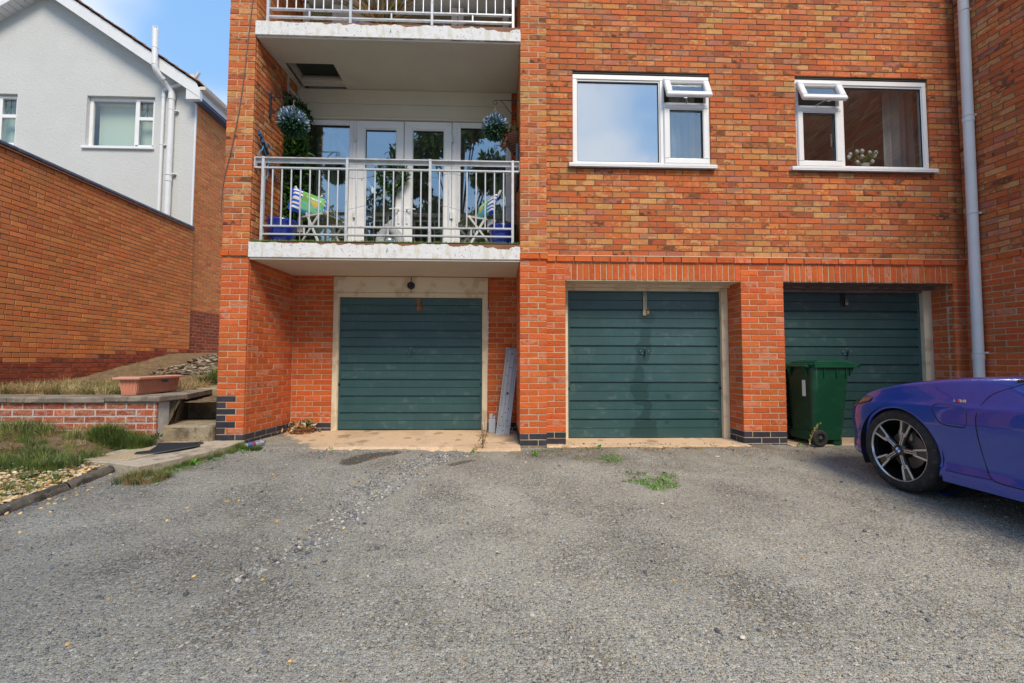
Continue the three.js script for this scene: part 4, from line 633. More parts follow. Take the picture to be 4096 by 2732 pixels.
// ---------------------------------------------------------------- white rendered house
{
  const h = thing('white_house', 'white rendered gable house with white bargeboards and brick side wall', 'house'), z = -4.77, sl = .67, ax = -10.4, ay = 9.61, ex = -6.95, lx = -13.85, ey = ay - sl * (ex - ax);
  const wins = [[-9.40, -7.885, 5.865, 7.085], [-12.45, -10.935, 5.865, 7.085]];
  const render = M({ map: tex(512, 512, (u, v) => { const a = fbm(u * 4, v * 4, 441, 5, 4), b = fbm(u * 60, v * 120, 442, 2, 60); const k = .56 + (a - .5) * .05 + (b - .5) * .05; return [k * .985, k * 1.0, k * .985]; }, { rep: .55 }), bumpMap: tex(512, 512, (u, v) => { const a = fbm((u + v * .4) * 50, v * 100, 443, 4, 50); return [a, a, a]; }, { srgb: false, rep: .8 }), bumpScale: .0045, roughness: .92 });
  part(h, 'wall', extr([[lx, .4], [ex - .033, .4], [ex - .033, ey + .02], [ax, ay], [lx, ey]], .16, 0, wins.map((w) => rectPts(...w))).translate(0, 0, z - .16), render);
  part(h, 'corner_bead', box(ex - .03, ex + .006, 2.17, ey - .02, z - .02, z + .006, .002), pvc);
  // side wall in brick
  const L = [], mo = []; layWall(L, [ex, z - .02], [ex, -8.8], .75, 7.28, { kind: (s, y) => y < 2.175 ? 'dark' : 'tan', out: mo, seed: 33, thick: .12, off: .03 }); const wall = part(h, 'wall', mo, mortar.pale); placeBricks(L, h, () => wall);
  part(h, 'rear_wall', [box(lx, ex - .12, .4, ey, -12, -11.8, 0), box(lx, lx + .1, .4, ey, -11.8, z - .16, 0), box(ex - .12, ex - .005, .4, 7.25, -11.8, -8.8, 0)], render);
  // roof: left slope and inner deck, tiles on the right slope
  const dirx = 1 / Math.hypot(1, sl), diry = -sl / Math.hypot(1, sl), roof = part(h, 'roof', [poly([[[lx - .25, ey - .17 + .1, -4.48], [ax, ay + .10, -4.48], [ax, ay + .10, -12.2], [lx - .25, ey - .17 + .1, -12.2]], [[lx - .25, ey - .17 + .16, -4.48], [ax, ay + .17, -4.48], [ax, ay + .17, -12.2], [lx - .25, ey - .17 + .16, -12.2]]]), poly([[[ax, ay + .11, -4.49], [ex + .22, ey - .15 + .11, -4.49], [ex + .22, ey - .15 + .11, -12.2], [ax, ay + .11, -12.2]]])], M({ c: S(96, 70, 58), roughness: .9 }));
  const tm = M({ map: grainMap(S(140, 104, 82), 451, { patch: .4, fine: .3, tint: S(90, 70, 60), n: 8 }), roughness: .9 }), rest = [], r = rng(452), len = Math.hypot(ex + .25 - ax, sl * (ex + .25 - ax));
  for (let i = 0; i * .29 < len; i++) for (let c = 0; c < 24; c++) { const q = len - i * .29, g = box(-.34, 0, 0, .018, -.318, 0, .004), a = Math.atan(sl) - .045; g.rotateZ(-a); g.translate(ax + q * dirx, ay + .14 + q * diry + (r() - .5) * .008, -4.44 - c * .32 + (r() - .5) * .006); if (c < 3) mesh('tile', triUV(g), tm, roof); else rest.push(triUV(g)); }
  part(h, 'roof_tiles', rest, tm).userData.kind = 'stuff';
  // bargeboards and soffits
  const bw = .285, T = (p) => extr(p, .03, .003).translate(0, 0, -4.52); const yR = (x) => ay - sl * Math.abs(x - ax);
  part(h, 'bargeboard', [T([[ax, ay - .20], [ex + .22, yR(ex + .22) - .20], [ex + .22, yR(ex + .22) - .02], [ex + .16, yR(ex + .16) + .085], [ax, ay + .085]])], pvc); part(h, 'bargeboard', [T([[lx - .22, yR(lx - .22) - .2], [ax, ay - .2], [ax, ay + .085], [lx - .22, yR(lx - .22) + .085]])], pvc);
  const so = []; for (const s of [1, -1]) for (let i = 0; i < 30; i++) { const a = i * .15, b = a + .143, P = (q, zz) => [ax + s * q * dirx, ay - .165 + q * diry, zz]; if (b < len) so.push(poly([[P(a, -4.525), P(b, -4.525), P(b, z), P(a, z)]])); } part(h, 'soffit', so, pvc);
  part(h, 'box_end', [box(ex - .06, ex + .24, yR(ex + .22) - .26, yR(ex + .22) + .02, -4.60, -4.50, .004), box(ex + .19, ex + .21, yR(ex + .22) - .16, yR(ex + .22) + .03, -12, -4.6, .002)], pvc);
  part(h, 'gutter', [surf((u, v) => { const a = Math.PI * (1 + u); return [ex + .285 + Math.cos(a) * .06, yR(ex + .22) + .035 + Math.sin(a) * .06, mix(-4.52, -12, v)]; }, 10, 1)].map((g) => fin(g)).concat([box(ex + .222, ex + .35, yR(ex + .22) - .03, yR(ex + .22) + .045, -4.535, -4.52, .002)]), M({ c: S(214, 204, 196), roughness: .4, side: THREE.DoubleSide }));
  part(h, 'eaves_strip', box(ex + .0, ex + .2, yR(ex + .22) - .22, yR(ex + .22) - .19, -12, -4.6, .002), M({ c: S(86, 108, 150), roughness: .6 }));
  // windows
  wins.forEach(([a, b, c, d], i) => {
    const w = sub(h, 'window'), zz = z - .08, mB = b - .49, B = (p, q, s, t, e, f, ch = .004) => box(p, q, s, t, e, f, ch);
    part(w, 'frame', [B(a, b, d - .075, d, zz - .06, zz), B(a, b, c + .03, c + .075, zz - .06, zz), B(a, a + .075, c + .07, d - .07, zz - .06, zz), B(b - .07, b, c + .07, d - .07, zz - .06, zz), B(mB, mB + .08, c + .07, d - .07, zz - .06, zz + .004), B(mB + .07, b - .06, d - .52, d - .44, zz - .06, zz + .006), B(mB + .03, b - .02, d - .075, d - .035, zz, zz + .02), B(mB + .03, mB + .1, c + .05, d - .04, zz, zz + .016), B(b - .085, b - .02, c + .05, d - .04, zz, zz + .016), B(mB + .03, b - .02, c + .05, c + .11, zz, zz + .016)], upvc);
    part(w, 'pane', B(a + .06, mB + .01, c + .06, d - .06, zz - .035, zz - .03, .001), glassPlain); part(w, 'pane', B(mB + .07, b - .06, c + .06, d - .45, zz - .035, zz - .03, .001), glassPlain); part(w, 'pane', B(mB + .07, b - .06, d - .45, d - .06, zz - .035, zz - .03, .001), glassPlain);
    part(w, 'sill', [B(a - .05, b + .035, c - .03, c + .03, z - .1, z + .05, .006)], upvc);
    const leadM = M({ c: [.05, .05, .05], roughness: .5 }), mx = (mB + b) / 2; part(w, 'lead', [rod([mx, d - .44, zz - .027], [mx, d - .07, zz - .027], .004, 6), rod([mB + .08, d - .25, zz - .027], [b - .07, d - .25, zz - .027], .003, 6), rod([mx - .1, d - .42, zz - .027], [mx + .02, d - .2, zz - .027], .003, 6), rod([mx + .1, d - .4, zz - .027], [mx - .02, d - .22, zz - .027], .003, 6)], leadM);
    const slats = []; for (let x = a + .05; x < b - .05; x += .088) slats.push(mv(box(-.043, .043, c - .02, d - .06, -.001, .001, 0), x + .04, 0, zz - .22, .35 + (i ? .1 : 0))); part(w, 'blind', slats, M({ c: S(196, 208, 196), roughness: .9, side: THREE.DoubleSide })); part(w, 'blind_rail', B(a + .02, b - .02, d - .07, d - .03, zz - .25, zz - .19), upvc);
  });
  part(h, 'room_wall', [box(-13.6, -7.2, 5.0, 8.0, -7.3, -7.2, 0), box(-13.6, -7.2, 5.3, 5.5, -7.2, -5.0, 0), box(-13.6, -7.2, 7.6, 7.8, -7.2, -5, 0)], plaster);
  // soil pipe and rainwater pipe
  const p = sub(h, 'soil_pipe'), pz = z + .075, R = .058; part(p, 'pipe', [tube([[-7.455, .9, pz], [-7.455, 4, pz], [-7.455, 7.1, pz]], R, 20, 40), tube([[-7.455, 7.04, pz], [-7.46, 7.16, pz], [-7.52, 7.27, pz + .04], [-7.60, 7.42, pz + .2], [-7.635, 7.52, pz + .27], [-7.64, 7.68, pz + .29]], R, 20, 40), rod([-7.64, 7.6, pz + .29], [-7.66, 8.42, pz + .29], R, 24)], pvc);
  const cap = []; for (let i = 0; i < 8; i++) { const a = i / 8 * 6.283; cap.push(tube([[-7.66 + Math.cos(a) * .052, 8.42, pz + .29 + Math.sin(a) * .052], [-7.66 + Math.cos(a) * .04, 8.475, pz + .29 + Math.sin(a) * .04], [-7.66, 8.50, pz + .29]], .006, 5, 8)); } part(p, 'vent_cowl', cap, pvc);
  part(p, 'collar', [rod([-7.455, 6.98, pz], [-7.455, 7.12, pz], R + .012, 24), rod([-7.455, 5.08, pz], [-7.455, 5.2, pz], R + .008, 24), rod([-7.455, 5.22, pz], [-7.455, 5.235, pz], R + .012, 24), rod([-7.56, 7.36, pz + .13], [-7.575, 7.385, pz + .155], R + .008, 24), rod([-7.648, 7.98, pz + .29], [-7.648, 8.0, pz + .29], R + .005, 24)], pvc); part(p, 'bracket', [box(-7.40, -7.33, 6.72, 6.745, z, pz, .003), box(-7.40, -7.33, 5.25, 5.275, z, pz, .003), rod([-7.455, 6.735, pz], [-7.455, 6.75, pz], R + .006, 24)], pvc);
  const q = sub(h, 'rainwater_pipe'), rr = .034; part(q, 'pipe', [rod([-7.66, .9, z + .05], [-7.66, 7.12, z + .05], rr, 18), tube([[-7.66, 7.1, z + .05], [-7.655, 7.19, z + .055], [-7.58, 7.225, z + .08], [-7.2, 7.315, z + .13], [-6.96, 7.375, z + .17]], rr, 14, 50), tube([[-6.98, 7.37, z + .17], [-6.88, 7.42, z + .19], [-6.80, 7.5, z + .21], [-6.77, 7.55, z + .22]].map(([a, b, c]) => [a, b, c]), rr, 14, 24)], pvc); part(q, 'bracket', [rod([-7.66, 5.93, z + .05], [-7.66, 5.955, z + .05], rr + .006, 18), box(-7.63, -7.58, 5.93, 5.955, z, z + .05, .003), rod([-7.66, 7.04, z + .05], [-7.66, 7.13, z + .05], rr + .007, 18)], pvc);
}

// ---------------------------------------------------------------- low wall with slabs, steps, pad
{
  const w = thing('retaining_wall', 'low brick retaining wall with grey paving slabs on top beside the steps', 'low wall'), L = [], mo = [], zf = .16;
  const R0 = [-3.84, zf], R1 = [-3.875, .03];
  layWall(L, [-8.6, zf], R0, 0, .535, { i1: .006, bh: .0765, kind: 'old', out: mo, seed: 41, thick: .2, off: .15, join: .013, rec: .003 }); layWall(L, R0, R1, 0, .535, { i0: .006, bh: .0765, kind: 'old', start: .031, out: mo, seed: 42, thick: .03, join: .013, rec: .003, off: .0 });
  const wall = part(w, 'wall', mo, mortar.white); placeBricks(L, w, () => wall);
  const xs = [-8.6, -7.55, -6.5, -5.45, -4.394, -3.79], r = rng(461); for (let i = 0; i < 5; i++) { const g = box(xs[i] + .005, xs[i + 1] - .005, .538, .602, -.24, .195, .01); mv(g, 0, 0, 0, 0, 0, (r() - .5) * .004); part(w, 'paving_slab', triUV(g), slabStone); }
  for (let i = 0; i < 2; i++) { const a = [-3.79 - i * .20, -.245 - i * .60], b = [-3.985 - i * .20, -.83 - i * .6], n = [-.42, .11], y0 = .538, y1 = .600; part(w, 'paving_slab', poly([[[a[0], y1, a[1]], [b[0], y1, b[1]], [b[0] + n[0], y1, b[1] + n[1]], [a[0] + n[0], y1, a[1] + n[1]]], [[a[0], y0, a[1]], [b[0], y0, b[1]], [b[0], y1, b[1]], [a[0], y1, a[1]]], [[a[0], y0, a[1]], [a[0], y1, a[1]], [a[0] + n[0], y1, a[1] + n[1]], [a[0] + n[0], y0, a[1] + n[1]]], [[b[0], y0, b[1]], [b[0], y1, b[1]], [b[0] + n[0], y1, b[1] + n[1]], [b[0] + n[0], y0, b[1] + n[1]]]], [(a[0] + b[0] + n[0]) / 2, .57, (a[1] + b[1]) / 2]), slabStone); }
  const s = thing('concrete_steps', 'three worn concrete steps between the low wall and the brick pilaster', 'steps');
  part(s, 'step', box(-4.0, -3.288, .02, .262, -.66, .06, .022), stepM); part(s, 'step', box(-4.35, -3.288, .02, .498, -1.25, -.645, .022), stepM); part(s, 'step', box(-4.6, -3.288, .02, .618, -2.4, -1.24, .02), stepM);
  part(s, 'cheek', [poly([[[-3.88, .02, .05], [-3.80, .02, .04], [-3.80, .26, .04], [-3.80, .536, -.15], [-3.88, .536, -.1]], [[-3.80, .02, .04], [-4.05, .02, -.66], [-4.05, .536, -.66], [-3.80, .536, -.15]], [[-3.88, .02, .05], [-4.3, .02, -.66], [-4.3, .536, -.66], [-3.88, .536, -.1]]]), poly([[[-3.80, .2, .02], [-4.06, .2, -.67], [-4.06, .538, -.67], [-3.82, .538, -.12]]])], M({ map: concreteMap(S(122, 106, 82), 463, S(84, 72, 54), 1), bumpMap: bumpMap(464, 20, 512, 1.1, 6), bumpScale: .012, roughness: .95, side: THREE.DoubleSide }));
  // pad at the foot of the steps with its inset tray
  const out = [[-3.90, -.02], [-3.5, -.02], [-2.955, -.02], [-2.93, .30], [-2.955, .62], [-3.05, 1.02], [-3.14, 1.26], [-3.3, 1.2], [-3.54, 1.10], [-3.72, 1.06], [-3.93, .93]], f = out.map(([x, z]) => [x, -z]);
  const g = extr(f, .10, .008).rotateX(-Math.PI / 2); triUV(g); g.translate(0, -.02, 0); struct('path', g, padM, 'worn concrete pad at the foot of the steps', 'path');
  const tr = thing('drain_cover', 'beige gridded tray sunk in the concrete pad beside the black mat', 'drain cover', [-3.62, .08, .62]), tm = M({ map: grainMap(S(196, 178, 146), 471, { patch: .1, fine: .15 }), roughness: .8 });
  const q = [[-.22, .40], [.2, .42], [.30, -.3], [-.02, -.36]]; part(tr, 'tray', extr(q.map(([x, z]) => [x, -z]), .008, .002).rotateX(-Math.PI / 2), tm);
  const lines = []; for (let i = 1; i < 9; i++) { const a = i / 9, p0 = [mix(q[0][0], q[1][0], a), mix(q[0][1], q[1][1], a)], p1 = [mix(q[3][0], q[2][0], a), mix(q[3][1], q[2][1], a)]; lines.push(bar([p0[0], .009, p0[1]], [p1[0], .009, p1[1]], .004, .003)); } for (let i = 1; i < 14; i++) { const a = i / 14; lines.push(bar([mix(q[0][0], q[3][0], a), .009, mix(q[0][1], q[3][1], a)], [mix(q[1][0], q[2][0], a), .009, mix(q[1][1], q[2][1], a)], .004, .003)); } part(tr, 'grid', lines, M({ c: S(170, 150, 120), roughness: .8 }));
}
{ // black mat, spray can, planter
  const pts = [[-3.568, .762], [-3.52, .66], [-3.60, .46], [-3.69, .31], [-3.60, .27], [-3.46, .22], [-3.33, .17], [-3.285, .20], [-3.289, .33], [-3.215, .36], [-3.205, .48], [-3.24, .60], [-3.30, .71], [-3.41, .79], [-3.522, .815]];
  const mt = thing('black_mat', 'cut piece of black ribbed mat lying on the concrete pad', 'mat', [-3.4, .084, .5]), P = pts.map(([x, z]) => [x + 3.4, -(z - .5)]);
  const g = extr(P, .016, .003).rotateX(-Math.PI / 2); { const p = g.attributes.position; for (let i = 0; i < p.count; i++) p.setY(i, p.getY(i) + .03 * sm(.1, .32, p.getX(i) + p.getZ(i) * .4) + .012 * sm(-.1, -.25, p.getX(i))); g.computeVertexNormals(); } part(mt, 'sheet', triUV(g), M({ map: grainMap([.012, .014, .018], 481, { patch: .3, fine: .4, spots: 0 }), roughness: .75, bumpMap: bumpMap(482, 60), bumpScale: .002 }));
  const rim = tube(P.map(([x, y]) => [x, .006, -y]), .006, 5, 90, true); { const p = rim.attributes.position; for (let i = 0; i < p.count; i++) p.setY(i, p.getY(i) + .03 * sm(.1, .32, p.getX(i) + p.getZ(i) * .4) + .012 * sm(-.1, -.25, p.getX(i))); } part(mt, 'edge', rim, M({ c: [.1, .1, .105], roughness: .6 }));
  const c = thing('spray_can', 'empty blue and silver spray can lying by the left pilaster', 'can', [-2.76, .058, .13]), cm = M({ map: tex(128, 128, (u, v) => { const n = vn(u * 9, v * 7, 9); return v > .62 ? mix3(S(60, 90, 170), S(110, 140, 200), n) : v > .5 ? S(180, 60, 70) : mix3(S(190, 194, 206), S(130, 140, 180), sm(.4, .7, n)); }), metalness: .35, roughness: .35 });
  const cy = new THREE.CylinderGeometry(.033, .033, .19, 24, 1, true); part(c, 'body', mv(fin(cy, true), 0, 0, 0, 1.0, 0, Math.PI / 2 + .05), cm); part(c, 'base', mv(lathe([[0, .008], [.02, .004], [.03, -.002], [.034, 0], [.0345, -.006], [.033, -.006]]), -.051, -.005, .08, 1.0, 0, Math.PI / 2 + .05), M({ c: S(206, 196, 160), metalness: .5, roughness: .4 })); part(c, 'top', mv(lathe([[.033, 0], [.028, .012], [.012, .02], [.012, .03], [0, .03]]), .051, .005, -.08, 1.0, 0, -Math.PI / 2 + .05), steel);
  // terracotta plastic trough
  const t = thing('planter_trough', 'pink terracotta plastic trough standing on the slabs by the steps', 'planter', [-4.30, .602, -.35], .14), pm = M({ map: grainMap(S(206, 138, 112), 485, { patch: .06, fine: .1, spots: .01 }), roughness: .6 }), hw = .085, hl = .41, H = .2;
  const ring = (k, y, n = 0) => [[-hw * k - n, y, -hl * (k * .12 + .88) - n], [hw * k + n, y, -hl * (k * .12 + .88) - n], [hw * k + n, y, hl * (k * .12 + .88) + n], [-hw * k - n, y, hl * (k * .12 + .88) + n]], a = ring(.86, .012), b = ring(1.16, H), f = []; for (let i = 0; i < 4; i++) { const j = (i + 1) % 4; f.push([a[i], a[j], b[j], b[i]]); } f.push(a);
  part(t, 'body', poly(f, [0, .1, 0]), pm); const rib = []; for (let i = 0; i < 18; i++) { const q = (i + .5) / 18 * 2 - 1; for (const s of [-1, 1]) rib.push(bar([s * hw * .87, .03, q * hl * .97], [s * hw * 1.135, H - .03, q * hl * 1.0], .02, .012, V(s, 0, 0))); } for (let i = 0; i < 5; i++) { const q = (i + .5) / 5 * 2 - 1; for (const s of [-1, 1]) rib.push(bar([q * hw * .85, .03, s * hl * .985], [q * hw * 1.1, H - .03, s * hl * 1.02], .014, .012, V(0, 0, s))); } part(t, 'rib', rib, pm).userData.kind = 'stuff';
  const ro = ring(1.16, H, .04), ri = ring(1.16, H, -.012), up = (r, d) => r.map(([x, y, z]) => [x, y + d, z]), rf = []; for (let i = 0; i < 4; i++) { const j = (i + 1) % 4; rf.push([up(ro, .012)[i], up(ro, .012)[j], up(ri, .022)[j], up(ri, .022)[i]], [up(ro, -.008)[i], up(ro, -.008)[j], up(ro, .012)[j], up(ro, .012)[i]], [up(ro, -.008)[j], up(ro, -.008)[i], up(ri, -.004)[i], up(ri, -.004)[j]], [up(ri, .022)[i], up(ri, .022)[j], up(ri, -.08)[j], up(ri, -.08)[i]]); } part(t, 'rim', poly(rf), M({ map: grainMap(S(220, 158, 134), 486, { patch: .05, fine: .08 }), roughness: .5, side: THREE.DoubleSide }));
  part(t, 'foot', [box(-.07, -.04, 0, .014, .3, .36), box(.04, .07, 0, .014, .3, .36), box(.04, .07, 0, .014, -.36, -.3), box(-.07, -.04, 0, .014, -.36, -.3)], pm); part(t, 'soil', box(-.088, .088, .12, .165, -.40, .40, .01), M({ c: [.05, .035, .022], roughness: 1 })); const r = rng(487), bl = []; for (let i = 0; i < 500; i++) { const x = (r() - .5) * .17, z = -.15 + r() * .55; bl.push(poly([[[x - .004, .16, z], [x + .004, .16, z], [x + (r() - .5) * .03, .205 + r() * .03, z + (r() - .5) * .03]]])); } part(t, 'turf', bl, M({ c: S(86, 150, 50), roughness: .8, side: THREE.DoubleSide })).userData.kind = 'stuff';
  part(t, 'leaf_tag', poly([[[.112, .165, .02], [.118, .135, -.05], [.116, .15, -.16], [.112, .168, -.1]]]), M({ c: S(20, 110, 110), roughness: .5, side: THREE.DoubleSide }), 'dark teal leaf shaped tag on the trough side');
  const dry = []; for (const [x, z, lx2, lz] of [[.02, .3, -.1, .12], [-.02, .25, .06, .06], [.03, -.05, .10, -.1], [0, -.3, .05, .25]]) dry.push(tube([[x, .15, z], [x + lx2 * .4, .26, z + lz * .4], [x + lx2, .36, z + lz]], .003, 5, 12)); part(t, 'dry_stem', dry, M({ c: S(170, 140, 80), roughness: .9 }));
}

// ---------------------------------------------------------------- drive: worn tarmac with loose chippings
const near2 = (x, z, pts) => { let b = 9; for (let i = 0; i + 1 < pts.length; i++) { const [ax, az, aw] = pts[i], [bx, bz, bw] = pts[i + 1], dx = bx - ax, dz = bz - az, t = clamp(((x - ax) * dx + (z - az) * dz) / (dx * dx + dz * dz)); b = Math.min(b, Math.hypot(x - ax - dx * t, z - az - dz * t) / mix(aw, bw, t)); } return b; };
const RUTS = [[[-.45, .16, .34], [-.72, .55, .30], [-.98, 1.2, .24], [-1.08, 1.9, .22], [-1.12, 2.45, .17], [-1.32, 2.9, .07]], [[-2.75, .22, .10], [-2.2, .16, .12], [-1.75, .14, .10]]];
const rutAt = (x, z) => Math.min(...RUTS.map((r) => near2(x, z, r)));
const looseAt = (x, z) => { const d = rutAt(x, z), n = fbm(x * 3, z * 3, 501, 3); return clamp(sm(1.15, .35, d + (n - .5) * .9)); };
const wetAt = (x, z) => { const d = Math.min(near2(x, z, [[-1.52, .62, .13], [-1.40, .34, .16], [-1.16, .22, .10]]), near2(x, z, [[-.28, .58, .05], [-.45, .75, .05]])) + (fbm(x * 8, z * 8, 502, 3) - .5) * .7; return sm(1.05, .7, d); };
const mossAt = (x, z) => { let m = 0; for (const [cx, cz, rx, rz] of [[-2.96, .62, .22, .26], [-2.82, .32, .3, .14], [-2.98, 1.1, .2, .22], [1.42, 1.25, .26, .34], [1.15, .55, .34, .24], [.95, .16, .3, .1], [-.3, .3, .2, .2], [.62, .2, .3, .08]]) m = Math.max(m, sm(1.1, .5, Math.hypot((x - cx) / rx, (z - cz) / rz) + (fbm(x * 6, z * 6, 503, 3) - .5) * 1.2)); return m; };
const groundY = (x, z) => driveY(x, z) - .02 * looseAt(x, z) - .012 * wetAt(x, z);
const DR = 2.4;
{
  const N = 2048, col = new Uint8Array(N * N * 4), bmp = new Uint8Array(N * N * 4);
  // chips of stone set in dusty binder: three sizes of cells, each with its own tone
  const layers = [[110, 11, .62, .50], [230, 12, .55, .72], [520, 13, .5, .62]].map(([n, s, keep, rad]) => ({ n, s, keep, rad }));
  for (let y = 0; y < N; y++) for (let x = 0; x < N; x++) {
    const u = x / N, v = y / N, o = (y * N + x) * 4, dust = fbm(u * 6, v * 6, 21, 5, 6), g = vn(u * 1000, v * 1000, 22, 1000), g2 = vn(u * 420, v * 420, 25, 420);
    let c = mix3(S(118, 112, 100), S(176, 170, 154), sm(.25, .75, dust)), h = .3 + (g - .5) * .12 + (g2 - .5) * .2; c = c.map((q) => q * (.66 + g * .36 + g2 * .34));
    if (g2 < .27) { c = mix3(c, S(46, 43, 38), .75); h -= .12; }  // dark low pits: binder tone with the shade between chips painted in
    for (const L of layers) {
      const px = u * L.n, py = v * L.n, ix = Math.floor(px), iy = Math.floor(py); let best = 9, id = 0, sec = 9;
      for (let j = -1; j < 2; j++) for (let i = -1; i < 2; i++) { const cx = md(ix + i, L.n), cy = md(iy + j, L.n), a = hash(cx, cy, L.s), b = hash(cx, cy, L.s + 100), dx = ix + i + .2 + a * .6 - px, dy = iy + j + .2 + b * .6 - py, k = hash(cx, cy, L.s + 300), d = Math.hypot(dx * (.75 + k * .5), dy * (1.25 - k * .5)); if (d < best) { sec = best; best = d; id = hash(cx, cy, L.s + 200); } else if (d < sec) sec = d; }
      const dens = L.keep * (.55 + dust * .8); if (id > dens) continue;
      const e = Math.min(L.rad - best, (sec - best) * .7); if (e < 0) continue;
      const t = id / dens, tone = t < .12 ? S(96, 98, 102) : t < .2 ? S(206, 200, 188) : t < .26 ? S(160, 138, 108) : t < .55 ? S(150, 150, 148) : S(172, 168, 158), k = sm(0, .1, e); c = mix3(c, tone.map((q) => q * (.8 + g * .35)), k * .8); h = mix(h, .45 + .4 * sm(0, .3, e) + (t - .5) * .16, k * (L.n < 300 ? 1 : .7));
    }
    for (let q = 0; q < 3; q++) col[o + q] = enc(c[q]) * 255; bmp[o] = bmp[o + 1] = bmp[o + 2] = clamp(h) * 255; col[o + 3] = bmp[o + 3] = 255;
  }
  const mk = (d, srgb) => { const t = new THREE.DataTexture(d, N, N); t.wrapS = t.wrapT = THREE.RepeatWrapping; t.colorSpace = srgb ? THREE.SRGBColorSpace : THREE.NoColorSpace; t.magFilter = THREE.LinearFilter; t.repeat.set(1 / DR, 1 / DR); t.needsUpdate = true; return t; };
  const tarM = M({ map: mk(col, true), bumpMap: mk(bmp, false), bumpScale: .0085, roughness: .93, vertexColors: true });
  const axis = (marks) => { const o = []; for (const [a, b, st] of marks) { const n = Math.max(1, Math.round((b - a) / st)); for (let i = 0; i < n; i++) o.push(a + (b - a) * i / n); } o.push(marks[marks.length - 1][1]); return o; };
  const xs = axis([[-250, -40, 30], [-40, -8, 4], [-8, -4.4, .3], [-4.4, 5, .026], [5, 9, .3], [9, 40, 4], [40, 250, 30]]), zs = axis([[-250, -40, 30], [-40, -1.2, 3], [-1.2, 4.3, .026], [4.3, 8, .2], [8, 40, 3], [40, 250, 30]]);
  const p = [], uv = [], cl = [], ix = [], nx = xs.length;
  for (const z of zs) for (const x of xs) {
    const fine = x > -4.6 && x < 5.2 && z > -1.3 && z < 4.5, n1 = fbm(x * 2.3, z * 2.3, 511, 4), n2 = fine ? fbm(x * 17, z * 17, 512, 3) : .5, lo = looseAt(x, z), wet = wetAt(x, z), mo = mossAt(x, z);
    p.push(x, groundY(x, z) + (n1 - .5) * .014 + (n2 - .5) * (.010 + .014 * lo) - (Math.abs(x) > 9 || z > 12 ? .1 : 0), z); uv.push(x, z);
    const track = fbm(x * .55 + 4, z * 1.1 + 9, 513, 4), dirt = sm(1.35, .1, z + (n1 - .5) * 1.2) * sm(-.9, .2, x + (n1 - .5)) * .75 + lo * .35 + sm(-2.7, -3.3, x + (n1 - .5) * .6) * .7, spot = sm(.62, .74, fbm(x * 1.4 + 8, z * 1.4, 514, 4));
    let k = 1.0 + (track - .5) * .34 + (n1 - .5) * .18 - spot * .06; let c = [k, k, k * .97]; c = mix3(c, [k * .66, k * .58, k * .46], clamp(dirt) * sm(.35, .7, fbm(x * 3.1, z * 3.1, 515, 4)));
    c = mix3(c, [.36, .45, .13], mo * .62 * sm(.3, .6, fbm(x * 11, z * 11, 516, 2))); c = mix3(c, [.22, .19, .16], wet * .85); cl.push(...c);
  }
  for (let j = 0; j + 1 < zs.length; j++) for (let i = 0; i + 1 < nx; i++) { const a = j * nx + i, b = a + 1, d = a + nx, e = d + 1; ix.push(a, d, b, b, d, e); }
  const g = new THREE.BufferGeometry(); g.setAttribute('position', new THREE.Float32BufferAttribute(p, 3)); g.setAttribute('uv', new THREE.Float32BufferAttribute(uv, 2)); g.setAttribute('color', new THREE.Float32BufferAttribute(cl, 3)); g.setIndex(ix); g.computeVertexNormals();
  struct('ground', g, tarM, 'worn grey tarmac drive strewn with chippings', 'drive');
}
function sheet(x0, x1, z0, z1, st, fn, keep) { const nx = Math.round((x1 - x0) / st), nz = Math.round((z1 - z0) / st), p = [], ix = []; for (let j = 0; j <= nz; j++) for (let i = 0; i <= nx; i++) { const x = mix(x0, x1, i / nx), z = mix(z0, z1, j / nz), q = fn(x, z); p.push(...(Array.isArray(q) ? q : [x, q, z])); } for (let j = 0; j < nz; j++) for (let i = 0; i < nx; i++) { const a = j * (nx + 1) + i, b = a + 1, d = a + nx + 1, e = d + 1; if (!keep || keep(mix(x0, x1, (i + .5) / nx), mix(z0, z1, (j + .5) / nz))) ix.push(a, d, b, b, d, e); } const g = new THREE.BufferGeometry(); g.setAttribute('position', new THREE.Float32BufferAttribute(p, 3)); g.setIndex(ix); g.computeVertexNormals(); const uv = []; for (let i = 0; i < p.length; i += 3) uv.push(p[i], p[i + 2]); g.setAttribute('uv', new THREE.Float32BufferAttribute(uv, 2)); return g; }
const soilM = M({ map: grainMap(S(112, 92, 66), 521, { patch: .35, fine: .5, n: 8, tint: S(150, 130, 90), rep: 1.3 }), bumpMap: bumpMap(522, 30, 512, 1.3, 5), bumpScale: .02, roughness: 1 });
struct('flower_bed', sheet(-9.5, -3.2, .13, 4.5, .05, (x, z) => { const k = bedEdge(z); return x > k - .05 ? [k - .05, bedY(x, z) - .02, z] : bedY(x, z) + (fbm(x * 9, z * 9, 523, 3) - .5) * .03; }, (x, z) => x < bedEdge(z) + .1), soilM, 'bare soil bed with pale pebbles and dry grass', 'bed');
struct('garden_soil', sheet(-6.95, -3.27, -9, -.23, .08, (x, z) => gardenY(x, z) + (fbm(x * 8, z * 8, 524, 3) - .5) * .04 - (x > -4.7 && z > -2.3 ? .07 : 0)), soilM, 'rising strip of soil behind the low wall', 'bed');
